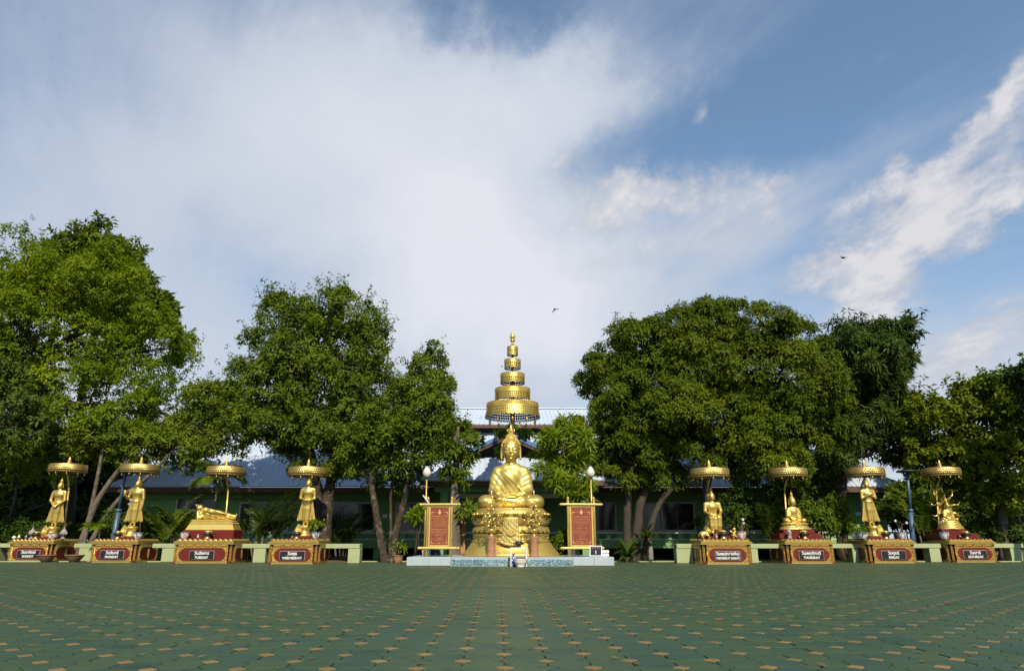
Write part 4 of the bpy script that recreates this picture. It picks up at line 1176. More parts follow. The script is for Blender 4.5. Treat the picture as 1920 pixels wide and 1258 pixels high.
# ------------------------------------------------------------------ standing figure, body height 1.0 (to hair), feet at z 0
def standing_mesh(pose, name):
    s = Sculpt((-.33, -.22, -.01), (.33, .2, 1.16), 0.0086)
    k = .02
    s.chain([(0, .005, .56), (0, .005, .68), (0, .0, .78)], [.088, .092, .10], k, .68)
    s.ell((0, -.01, .755), (.125, .075, .075), .03)
    s.cap((-.105, 0, .825), (.105, 0, .825), .040, .040, .03)
    s.cap((0, 0, .83), (0, -.005, .885), .036, .034, .015)
    s.chain([(0, .005, .57), (0, .005, .38), (0, .005, .155)], [.098, .096, .082], k, .66)
    def flap(X, Y, Z):
        edge = .112 + np.clip(.62 - Z, 0, 1) * .215 + .012 * np.sin(Z * 40) * 0
        dx = np.abs(X) - edge
        dy = np.abs(Y - .02 + .03 * np.clip(np.abs(X) - .1, 0, 1) * 0) - .012 - .004 * np.sin(np.abs(X) * 160)
        zb = .115 + .012 * np.sin(np.abs(X) * 60)
        return np.maximum(np.maximum(dx, dy), np.maximum(zb - Z, Z - .74))
    s.func((-.33, -.05, .07), (.33, .1, .78), flap, .012)
    s.func((-.12, -.1, .53), (.12, .1, .60), lambda X, Y, Z: np.sqrt((np.sqrt(X ** 2 + (Y / .68) ** 2) - .088) ** 2 + (Z - .565) ** 2) - .014, .004)
    s.bump((-.1, -.12, .12), (.1, -.02, .55), lambda X, Y, Z: -.006 * np.cos(X * 95) * np.clip((.55 - Z) * 10, 0, 1))
    s.bump((-.13, -.12, .6), (.13, -.02, .82), lambda X, Y, Z: -.004 * np.exp(-((X * .6 + Z - .72) / .012) ** 2))
    for sx in (-1, 1):
        s.cap((sx * .042, .01, .23), (sx * .042, .012, .04), .034, .025, .01)
        s.cap((sx * .042, .015, .018), (sx * .048, -.07, .014), .020, .016, .008)
    sh = lambda sx: (sx * .138, 0, .81)
    def arm(sx, el, wr, hand, r=(.040, .034, .022)):
        s.chain([sh(sx), el], [r[0], r[1]], .015); s.chain([el, wr], [r[1] * .95, r[2]], .012)
        s.ell(hand[0], hand[1], .008)
    if pose == 'crossed':
        arm(-1, (-.165, -.02, .62), (-.02, -.105, .49), ((.015, -.112, .465), (.034, .016, .030)))
        arm(1, (.165, -.02, .62), (.02, -.10, .485), ((-.015, -.098, .455), (.034, .016, .032)))
    elif pose == 'raised':
        arm(-1, (-.175, -.01, .63), (-.205, -.13, .70), ((-.208, -.145, .745), (.028, .014, .042)))
        for q in range(4): s.cap((-.226 + q * .012, -.146, .775), (-.228 + q * .0125, -.146, .82), .0065, .005, .003)
        s.cap((-.185, -.146, .745), (-.172, -.15, .775), .0065, .005, .003)
        arm(1, (.17, -.005, .63), (.175, -.02, .47), ((.172, -.022, .43), (.016, .026, .042)))
        for q in range(4): s.cap((.172, -.045 + q * .014, .405), (.17, -.047 + q * .014, .355), .0065, .005, .003)
    elif pose == 'bowl':
        arm(-1, (-.165, .0, .62), (-.05, -.12, .585), ((-.03, -.128, .585), (.035, .022, .018)))
        arm(1, (.165, .0, .62), (.05, -.12, .555), ((.03, -.128, .55), (.035, .022, .018)))
        s.ell((0, -.135, .572), (.05, .045, .036), .004)
    elif pose == 'chest':
        arm(-1, (-.16, -.02, .645), (.0, -.105, .735), ((.03, -.108, .752), (.034, .014, .026)))
        arm(1, (.16, -.02, .65), (.02, -.09, .715), ((-.015, -.095, .735), (.034, .014, .026)))
    head_sdf(s, (0, -.005, .958), .0595, True, .006)
    return s.mesh(name)
def standing_statue(px_feet, Y, z_base, H, pose, label, lean_plate=True, px_shift=0):
    b = P(px_feet, 1000, Y); b.z = z_base
    t = thing('buddha_statue', label, 'statue', b)
    lot = MB()
    lot.lathe([(.30, .06), (.30, .14), (.25, .18), (.19, .27), (.225, .36), (.25, .43), (.23, .47), (.20, .475)], 20, mod=lambda a, i: 1 + .05 * math.cos(a * 10) * (i in (1, 4, 5)))
    lot.build('lotus_base', M['gold'], t)
    pl = MB(); pl.box((0, 0, .03), (.74, .62, .06), bev=.01); pl.build('plinth', M['lacquer'], t)
    fm = standing_mesh(pose, 'figure')
    fig = link_mesh('figure', fm, M['gold'], t, (0, .02, .46)); fig.scale = (H, H, H)
    finial_flame(t, (0, .025, .46 + H * 1.058), H * .10, H * .017, 'gold')
    if lean_plate:
        sx = lean_plate
        pm = MB(); pts = []
        for i in range(20):
            a = 2 * math.pi * i / 20
            rx, rz = .165, .225
            k = 1.0 + (0.22 * max(0, math.sin(a)) ** 6)
            pts.append((rx * math.cos(a) * (1 - .25 * max(0, math.sin(a))), rz * math.sin(a) * k + .22))
        pm.prism(pts, -.012, .012)
        for k in range(-3, 4): pm.tube([(k * .012, -.014, .05), (k * .036, -.016, .22), (k * .02, -.014, .36)], .006, 5)
        o = pm.build('leaf_fan', M['gold_bright'], t, (sx * .17, -.27, .05)); o.rotation_euler = (R(-10), R(-sx * -6), R(sx * 18))
    return t
def lotus_ring(mb, r, z, n, h, w, flip=False, sy=1.0, out=0.06):
    for i in range(n):
        a = 2 * math.pi * (i + .5) / n
        d = Vector((math.cos(a), math.sin(a) * sy, 0)); tgt = Vector((-math.sin(a), math.cos(a) * sy, 0)).normalized()
        q = d * r; sgn = -1 if flip else 1
        rows = [(0, 1.0, 0.0), (.35, 1.08, out * .7), (.7, .75, out), (1.0, .05, out * 1.25)]
        vs = []
        for t, ww, o in rows:
            for e in (-1, 0, 1):
                vs.append(q + d.normalized() * (o + (.035 if e == 0 else 0) * (1 - t * .5)) + tgt * e * w * .5 * ww + Vector((0, 0, z + sgn * t * h)))
        fs = []
        for i2 in range(3):
            for j in range(2):
                a0 = i2 * 3 + j; fc = (a0, a0 + 1, a0 + 4, a0 + 3)
                fs.append(fc if not flip else fc[::-1])
        mb.add(vs, fs, 0, True)

# ------------------------------------------------------------------ throne of the great statue
def great_throne():
    b = P(958, 1000, 26.0); b.z = 0.292
    t = thing('lotus_throne', 'tall golden bell-shaped lotus throne under the great Buddha', 'throne', b)
    sy = .80
    z = lambda py: ZH(py, 25.4) - .292
    bell = MB(); bell.lathe([(1.80, 0), (1.80, .05), (1.74, .09), (1.64, .20), (1.54, .32), (1.47, .42), (1.44, .455), (1.40, .46)], 64, sy=sy)
    bell.build('bell_base', M['gold_base'], t)
    band = MB(); band.lathe([(1.40, .455), (1.43, .47), (1.43, .52), (1.37, .54), (1.36, .68), (1.40, .70), (1.40, .745), (1.32, .76)], 64, sy=sy)
    for i in range(16):
        a = 2 * math.pi * (i + .5) / 16
        c = Vector((1.37 * math.cos(a), 1.37 * sy * math.sin(a), .61)); pts = []
        tg = Vector((-math.sin(a), math.cos(a) * sy, 0)).normalized()
        for q in range(14):
            u = q / 13 * 4.6; rr = .075 * (1 - q / 17); pts.append(c + tg * rr * math.cos(u) + Vector((0, 0, rr * math.sin(u))) + Vector((math.cos(a), math.sin(a), 0)) * .012)
        band.tube(pts, .014, 5)
    band.build('scroll_band', M['gold_base'], t)
    core = MB(); core.lathe([(1.30, .75), (1.30, 1.0), (1.22, 1.02), (1.22, 1.30), (1.30, 1.32), (1.34, 1.36), (1.36, 1.45), (1.33, 1.52), (1.27, 1.555), (1.25, 1.60), (1.20, 1.62), (1.20, 1.655), (1.1, 1.66)], 64, sy=sy)
    for i in range(26):
        a = 2 * math.pi * i / 26
        core.ball((1.37 * math.cos(a), 1.37 * sy * math.sin(a), 1.44), (.10, .10, .05), 8, 5)
    core.build('throne_core', M['gold_base'], t)
    lo = MB(); lotus_ring(lo, 1.33, 1.00, 30, .22, .27, True, sy, .07); lo.build('lower_petals', M['gold_base'], t)
    up = MB(); lotus_ring(up, 1.26, 1.03, 26, .28, .30, False, sy, .17); lotus_ring(up, 1.20, 1.05, 26, .30, .28, False, sy, .12); up.build('upper_petals', M['gold_base'], t)
    # the front cloth with tasselled hem
    cl = MB(); vs = []; fs = []
    nx, nz = 24, 22
    y0 = -1.40 * sy
    for j in range(nz + 1):
        v = j / nz
        for i in range(nx + 1):
            u = i / nx - .5
            wd = .50 + .22 * v ** 1.5
            zz = 1.34 - v * .86 - .10 * v * math.cos(u * math.pi) 
            yy = y0 - .17 - .05 * v + .10 * (u * 2) ** 2 * .6 + .006 * math.cos(u * 46 + v * 6) + .009 * math.sin(v * 34 + u * 12) * math.cos(u * 30) * (v > .2)
            if j == 0: yy += .14
            vs.append((u * wd, yy, zz))
    for j in range(nz):
        for i in range(nx):
            a = j * (nx + 1) + i; fs.append((a, a + nx + 1, a + nx + 2, a + 1))
    cl.add(vs, fs, 0, True)
    for i in range(15):
        u = i / 14 - .5; cl.ball((u * .72, y0 - .225 + .06 * (u * 2) ** 2, .475 - .10 * math.cos(u * math.pi)), (.03, .025, .045), 6, 5)
    for sx in (-1, 1): cl.ball((sx * .40, y0 - .16, .56), (.09, .05, .045), 8, 5)
    for i in range(60):
        a = i * 2.4; r = .10 * math.sqrt(i / 60)
        cl.ball((r * math.cos(a) * 1.5, y0 - .245, .78 + r * math.sin(a)), (.022, .03, .02), 6, 4)
    cl.build('front_cloth', M['gold_relief'], t)
    return t
# ================================================================== platform and great statue
def build_platform():
    Yf = 24.05
    xl, xr = P(762, 1052, Yf).x, P(1152, 1052, Yf).x
    ml, mr = P(845, 1052, Yf).x, P(1076, 1052, Yf).x
    t = thing('altar_platform', 'low tiled platform, blue mosaic in the middle and white ends', 'platform', (0, Yf, 0))
    H = .288
    for nm, a, b in (('end_block', xl, ml), ('end_block', mr, xr)):
        mb = MB(); mb.box(((a + b) / 2, 1.75, H / 2), (abs(b - a) - .004, 3.4, H), bev=.012); mb.build(nm, M['white_tile'], t)
        n = 2
        for i in range(n):
            wd = abs(b - a) / n; q = MB(); q.box((a + wd * (i + .5), .035, H / 2 - .01), (wd - .012, .03, H - .05), bev=.004); q.build('tile', M['white_tile'], t)
    # curved mosaic front
    n = 28; pts = []
    for i in range(n + 1):
        u = i / n * 2 - 1; pts.append((ml + (mr - ml) * i / n, -.26 * math.sqrt(max(0, 1 - u * u * .98)) + .04))
    mb = MB(); vs = [(x, y, .0) for x, y in pts] + [(x, y, H) for x, y in pts]
    vs += [(mr, 3.4, 0), (ml, 3.4, 0), (mr, 3.4, H), (ml, 3.4, H)]
    N = n + 1; fs = [(i, i + 1, N + i + 1, N + i) for i in range(n)]
    fs.append(tuple(range(N, 2 * N)) + (2 * N + 2, 2 * N + 3)); fs += [(n, 2 * N, 2 * N + 2, 2 * N - 1), (2 * N + 1, 0, N, 2 * N + 3)]
    mb.add(vs, fs); mb.build('mosaic_core', M['white_tile'], t)
    # mosaic chips, too small to pick apart
    mats = [material('chip_%d' % i, c, None, rough=.22) for i, c in enumerate(((.10, .20, .26), (.17, .29, .34), (.40, .47, .50), (.06, .13, .19), (.17, .28, .27)))]
    ch = MB(); rng = random.Random(5); L = [0.0]
    for i in range(n): L.append(L[-1] + math.dist(pts[i], pts[i + 1]))
    s = .034; nx = int(L[-1] / s); nz = int((H - .05) / s)
    for i in range(nx):
        d = (i + .5) * s; j = max(k for k in range(n) if L[k] <= d); u = (d - L[j]) / (L[j + 1] - L[j])
        x = pts[j][0] + (pts[j + 1][0] - pts[j][0]) * u; y = pts[j][1] + (pts[j + 1][1] - pts[j][1]) * u
        a = math.atan2(pts[j + 1][1] - pts[j][1], pts[j + 1][0] - pts[j][0])
        for k in range(nz):
            h = s * .43; e = .006; z = .012 + (k + .5) * s
            tx, ty = math.cos(a), math.sin(a); nx_, ny_ = ty, -tx
            zone = 0.5 + .5 * math.sin(x * 2.3 + 1.1)
            m = rng.choices(range(5), (3, 3, .5 + 3 * zone, 2.2 - 1.6 * zone, 1.5))[0]
            ch.add([(x - tx * h + nx_ * e, y - ty * h + ny_ * e, z - h), (x + tx * h + nx_ * e, y + ty * h + ny_ * e, z - h), (x + tx * h + nx_ * e, y + ty * h + ny_ * e, z + h), (x - tx * h + nx_ * e, y - ty * h + ny_ * e, z + h),
                    (x - tx * h * 1.1, y - ty * h * 1.1, z - h * 1.1), (x + tx * h * 1.1, y + ty * h * 1.1, z - h * 1.1), (x + tx * h * 1.1, y + ty * h * 1.1, z + h * 1.1), (x - tx * h * 1.1, y - ty * h * 1.1, z + h * 1.1)],
                   [(0, 1, 2, 3), (4, 5, 1, 0), (5, 6, 2, 1), (6, 7, 3, 2), (7, 4, 0, 3)], m)
    o = ch.build('mosaic_chips', mats, t); o['kind'] = 'stuff'
    return t
build_platform()
great_throne()
great_buddha()

# ------------------------------------------------------------------ umbrellas
def lattice_band(mb, prof0, prof1, n, w=0.012, rows=2, mat=0):
    """open lace ring between two (r, z) circles: crossed strips and little rings"""
    (r0, z0), (r1, z1) = prof0, prof1
    def pt(t, v): r = r0 + (r1 - r0) * v; return Vector((r * math.cos(t), r * math.sin(t), z0 + (z1 - z0) * v))
    for i in range(n):
        t0, t1 = 2 * math.pi * i / n, 2 * math.pi * (i + 1) / n
        for a, b in ((pt(t0, 0), pt(t1, 1)), (pt(t1, 0), pt(t0, 1))):
            mid = (a + b) / 2; tn = Vector((-math.sin(t0), math.cos(t0), 0)) * w
            mb.add([a - tn, a + tn, b + tn, b - tn], [(0, 1, 2, 3)], mat)
        c = pt((t0 + t1) / 2, .5); tn = Vector((-math.sin(t0), math.cos(t0), 0)); up = (pt(t0, 1) - pt(t0, 0)).normalized()
        rr = min((t1 - t0) * r0 * .30, abs(z1 - z0) * .30)
        vs = []
        for q in range(6):
            a = 2 * math.pi * q / 6; vs += [c + (tn * math.cos(a) + up * math.sin(a)) * rr, c + (tn * math.cos(a) + up * math.sin(a)) * rr * .45]
        mb.add(vs, [(2 * q, 2 * ((q + 1) % 6), 2 * ((q + 1) % 6) + 1, 2 * q + 1) for q in range(6)], mat)
        # pendant point
        p0, p1 = pt(t0, 1), pt(t1, 1); pm = (p0 + p1) / 2 - Vector((0, 0, abs(z1 - z0) * .25))
        mb.add([p0, p1, pm], [(0, 1, 2)], mat)
def relief_band(mb, r, z0, z1, n, seed=1, mat=0, crest=True, sz=1.0, hh_=.8):
    """lumpy leaf relief round a ring"""
    rng = random.Random(seed)
    H = z1 - z0
    for i in range(n):
        a = 2 * math.pi * i / n; d = Vector((math.cos(a), math.sin(a), 0)); tg = Vector((-math.sin(a), math.cos(a), 0))
        for v, s in ((.22, .8), (.5, 1.1), (.78, .8)):
            off = tg * (2 * math.pi * r / n) * (.5 if v != .5 else 0)
            c = d * (r + .004) + off + Vector((0, 0, z0 + H * v))
            e = min(2 * math.pi * r / n * .42, H * .16) * s * sz
            up = Vector((0, 0, 1))
            mb.add([c + tg * e, c + up * e * 1.2, c - tg * e, c - up * e * 1.2, c + d * e * hh_], [(0, 1, 4), (1, 2, 4), (2, 3, 4), (3, 0, 4)], mat)
        if crest:
            b = d * r + Vector((0, 0, z1)); w = math.pi * r / n * .9; hh = max(.02, H * .22)
            mb.add([b - tg * w, b + tg * w, b + Vector((0, 0, hh)), b + d * .012 + Vector((0, 0, hh * .3))], [(0, 3, 2), (3, 1, 2), (0, 1, 3)], mat)
def pierced_band(mb, p0, p1, n, rows):
    """sheet-metal ring cut with diamond holes, scalloped below"""
    (r0, z0), (r1, z1) = p0, p1
    def pt(i, v, dr=0):
        t = 2 * math.pi * i / n; r = r0 + (r1 - r0) * v + dr
        return Vector((r * math.cos(t), r * math.sin(t), z0 + (z1 - z0) * v))
    for dr, mt in ((0, 0), (-.014, 1)):  # inner layer gets the dark colour that stands for shade inside the ring
        for i in range(n):
            for q in range(rows):
                v0, v1 = q / rows, (q + 1) / rows; vm = (v0 + v1) / 2; hv = (v1 - v0) * .36; hi = .34
                c = [pt(i, v0, dr), pt(i + 1, v0, dr), pt(i + 1, v1, dr), pt(i, v1, dr)]
                h = [pt(i + .5, vm - hv, dr), pt(i + .5 + hi, vm, dr), pt(i + .5, vm + hv, dr), pt(i + .5 - hi, vm, dr)]
                vs = c + h
                mb.add(vs, [(0, 1, 5, 4), (1, 2, 6, 5), (2, 3, 7, 6), (3, 0, 4, 7)], mt)
            if i % 2 == 0:
                b = [pt(i, 1, dr), pt(i + .3, 1.14, dr), pt(i + 1, 1.24, dr), pt(i + 1.7, 1.14, dr), pt(i + 2, 1, dr)]
                mb.add(b + [pt(i + 1, 1.06, dr), pt(i + 1.25, 1.12, dr), pt(i + 1, 1.18, dr), pt(i + .75, 1.12, dr)], [(0, 1, 8, 5), (1, 2, 7, 8), (2, 3, 6, 7), (3, 4, 5, 6)], mt)
def great_umbrella():
    Y = 26.75; cx = P(961, 760, Y).x
    t = thing('tiered_umbrella', 'five-tiered golden ceremonial umbrella above the great Buddha', 'umbrella', (cx, Y, .29))
    z = lambda py: ZH(py, Y) - .29
    pole = MB(); pole.tube([(0, 0, 0), (0, 0, z(790)), (0, 0, z(640))], [.11, .09, .045], 12); pole.build('pole', M['gold_old'], t)
    for k, (yt, ym, yb, yl, r, fl) in enumerate(((758, 767, 781, 794, 48, 1.07), (730, 738, 749, 756, 32.5, 1.02), (702, 709, 718, 725, 22.5, 1.02), (675.5, 681, 690, 697, 15.2, 1.02), (651, 656, 665, 671, 10, 1.04))):
        rr = r / PM(yt, Y); n = max(22, int(rr * 84) // 2 * 2)
        z0, z1, z2, z3 = z(yt), z(ym), z(yb), z(yl)
        mb = MB()
        mb.lathe([(rr * .2, z0 + .10 * rr), (rr * .97, z0 + .015), (rr, z0), (rr, z1), (rr * 1.015, z1 - .012), (rr * 1.0 - .02, z1 - .012), (rr * .99 - .02, z1), (rr - .03, z0 - .01), (rr * .2, z0 + .08 * rr)], 56 if k < 2 else 32, cap=False)
        tier = mb.build('umbrella_tier', M['gold_tier'], t)
        rb = MB(); relief_band(rb, rr * 1.004, z1 + .01, z0 - .005, n, k, sz=.8); rb.build('relief', M['gold_relief'], tier)['kind'] = 'stuff'
        pb = MB(); pierced_band(pb, (rr * 1.012, z1), (rr * fl, z2), n, 3 if k < 2 else 2); pb.build('pierced_band', [M['gold_tier'], M['gold_shaded']], tier)
        sp = MB()
        for i in range(8):
            a = math.pi * i / 4 + .2; sp.tube([(0, 0, z2 + (z0 - z2) * .5), (rr * .96 * math.cos(a), rr * .96 * math.sin(a), z0 - .04)], .012, 5)
        sp.build('spokes', M['dark_metal'], tier)
        if k == 0:
            for i in range(10):
                a = 2 * math.pi * (i + .5) / 10; q = MB()
                q.tube([(0, 0, 0), (0, 0, -.16)], .006, 5); q.lathe([(.01, -.34), (.035, -.28), (.045, -.22), (.02, -.16), (.012, -.15)], 8)
                q.build('tassel', M['gold_bright'], tier, (rr * .92 * math.cos(a), rr * .92 * math.sin(a), z2 + .02))
    fn = MB(); r = .06
    fn.lathe([(.055, z(652)), (.05, z(644)), (.048, z(640)), (.085, z(638.5)), (.05, z(637.5)), (.09, z(635)), (.118, z(632)), (.10, z(629)), (.055, z(625.5)), (.03, z(622.5)), (.008, z(619))], 18)
    for i in range(6):
        a = 2 * math.pi * i / 6; d = Vector((math.cos(a), math.sin(a), 0))
        fn.tube([d * .06 + Vector((0, 0, z(640))), d * .15 + Vector((0, 0, z(638.5))), d * .17 + Vector((0, 0, z(636)))], [.018, .014, .004], 5)
    fn.build('finial', M['gold_bright'], t)
    return t
great_umbrella()

# ------------------------------------------------------------------ gold trees on pierced clay pillars
def clay_pillar(px, label):
    p = P(px, 1040, 24.55)
    t = thing('clay_pillar', label, 'pillar', (p.x, 24.55, .289), group='pierced clay pillars')
    h = ZH(1005, 24.4) - .289
    mb = MB(); mb.lathe([(.150, 0), (.156, .02), (.156, .05), (.146, .06), (.142, .10), (.142, h - .09), (.148, h - .07), (.156, h - .04), (.152, h), (.10, h), (.10, h - .02)], 24, cap=True)
    mb.build('shaft', M['clay'], t)
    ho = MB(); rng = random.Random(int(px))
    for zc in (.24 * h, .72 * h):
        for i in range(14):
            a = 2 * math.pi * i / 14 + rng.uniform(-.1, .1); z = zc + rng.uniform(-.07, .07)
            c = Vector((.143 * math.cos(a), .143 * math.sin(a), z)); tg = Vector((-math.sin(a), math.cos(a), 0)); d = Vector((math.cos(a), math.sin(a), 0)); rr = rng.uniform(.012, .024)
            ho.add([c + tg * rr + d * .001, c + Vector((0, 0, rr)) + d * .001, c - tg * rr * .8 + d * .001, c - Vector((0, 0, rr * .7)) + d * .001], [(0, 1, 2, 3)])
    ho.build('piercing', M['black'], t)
    return t, p.x, .289 + h
def gold_tree(x, zb, label, seed):
    t = thing('golden_tree', label, 'ornament', (x, 24.55, zb), group='golden trees in bowls')
    top = ZH(926, 24.55) - zb
    bw = MB(); bw.lathe([(.05, 0), (.09, .005), (.06, .04), (.03, .07), (.05, .10), (.13, .15), (.175, .20), (.17, .23), (.11, .235), (.09, .25), (.03, .26)], 20); bw.build('bowl', M['gold_base'], t)
    rng = random.Random(seed)
    st = MB(); st.tube([(0, 0, .24), (.01, 0, .8), (0, 0, top)], [.018, .013, .005], 7)
    fl = MB()
    for k in range(9):
        z = .34 + k * (top - .62) / 8.6; n = 11 if k < 5 else 7; R_ = (.40 if k < 5 else .40 - .092 * (k - 4)); 
        R_ = (.26, .37, .42, .36, .40, .30, .18, .10, .05)[k]
        for i in range(n):
            a = 2 * math.pi * i / n + k * .7 + rng.uniform(-.2, .2); r = R_ * rng.uniform(.7, 1.05)
            e = Vector((math.cos(a) * r, math.sin(a) * r, z + rng.uniform(-.03, .06)))
            st.tube([(0, 0, z - .08), e * .6 + Vector((0, 0, z * .4 - .03)), e], [.008, .006, .004], 4)
            for q in range(3):
                c = e + Vector((rng.uniform(-.05, .05), rng.uniform(-.05, .05), rng.uniform(-.05, .05)))
                ph = rng.uniform(0, 6.28); d = Vector((math.cos(a + rng.uniform(-.6, .6)), math.sin(a), .25)).normalized()
                u = d.cross(Vector((0, 0, 1))).normalized(); v = u.cross(d); s = rng.uniform(.032, .050)
                vs = [c - d * .012]; 
                for w in range(8):
                    an = ph + w * math.pi / 4; vs.append(c + (u * math.cos(an) + v * math.sin(an)) * s * (1 if w % 2 else .55))
                fl.add(vs, [(0, 1 + w, 1 + (w + 1) % 8) for w in range(8)])
    st.build('stem', M['gold_relief'], t); fl.build('blossoms', M['gold_relief'], t)['kind'] = 'stuff'
    cd = MB(); cd.tube([(0, 0, top - .04), (0, 0, top + .12)], [.022, .016], 7); cd.build('candle', M['white_pot'], t)
for px, la, lb, sd in ((921, 'pierced clay pillar left of the white stand', 'golden flower tree in a bowl on the left clay pillar', 3), (1002, 'pierced clay pillar right of the white stand', 'golden flower tree in a bowl on the right clay pillar', 8)):
    tt, x, zt = clay_pillar(px, la); gold_tree(x, zt, lb, sd)

# ------------------------------------------------------------------ offering stand, bowls and vase
def small_things():
    Y = 23.55
    xl, xr = P(957, 1050, Y).x, P(988, 1050, Y).x; zt = ZH(1026, Y); cx = (xl + xr) / 2
    t = thing('offering_stand', 'white open metal stand in front of the platform', 'stand', (cx, Y, 0))
    w = xr - xl
    for sx in (-1, 1):
        for sy in (-1, 1):
            mb = MB(); mb.box((sx * (w / 2 - .018), sy * .14, (zt - .03) / 2), (.034, .034, zt - .03), bev=.004); mb.build('leg', M['white_metal'], t)
    mb = MB(); mb.box((0, 0, zt - .017), (w + .02, .34, .034), bev=.006); mb.build('top', M['white_metal'], t)
    b = thing('incense_bowl', 'dark metal incense bowl standing on the white stand', 'bowl', (cx, Y, zt))
    mb = MB(); mb.lathe([(.085, 0), (.075, .03), (.05, .05), (.06, .065), (.13, .10), (.15, .14), (.13, .16), (.10, .165), (.115, .20), (.095, .2), (.085, .17), (.02, .16)], 22); mb.build('bowl_body', M['black_pot'], b)
    for sx in (-1, 1):
        h = MB(); h.tube([(sx * .13, 0, .10), (sx * .175, 0, .14), (sx * .16, 0, .19)], [.014, .012, .006], 6); h.build('handle', M['black_pot'], b)
    p = P(976, 1060, Y - .28)
    mb = MB(); mb.lathe([(.13, 0), (.135, .02), (.12, .035), (.19, .10), (.225, .18), (.23, .245), (.235, .25), (.215, .25), (.20, .20), (.02, .19)], 28)
    tag(mb.build('ceramic_bowl', M['white_pot'], None, (p.x, Y - .20, 0.0)), 'large round white ceramic bowl under the white stand', 'bowl')
    p = P(964, 1060, Y)
    mb = MB(); mb.lathe([(.075, 0), (.08, .03), (.095, .10), (.105, .2), (.085, .28), (.045, .33), (.04, .36), (.08, .40), (.075, .405), (.03, .39)], 22)
    tag(mb.build('china_vase', M['blue_china'], None, (p.x - .02, Y - .02, 0.0)), 'blue and white china vase beside the white bowl', 'vase')
    p = P(963.5, 953, 25.05)
    mb = MB(); mb.lathe([(.03, 0), (.035, .03), (.03, .10), (.018, .13), (.02, .16), (.012, .2)], 10)
    zt = 1.955 - .30
    tag(mb.build('candle_jar', material('pale_pink', (.62, .42, .32), None, rough=.4), None, (P(963.5, 950, 25.0).x, 24.95, 1.955)), 'small pale pink candle jar at the feet of the great Buddha', 'candle')
small_things()

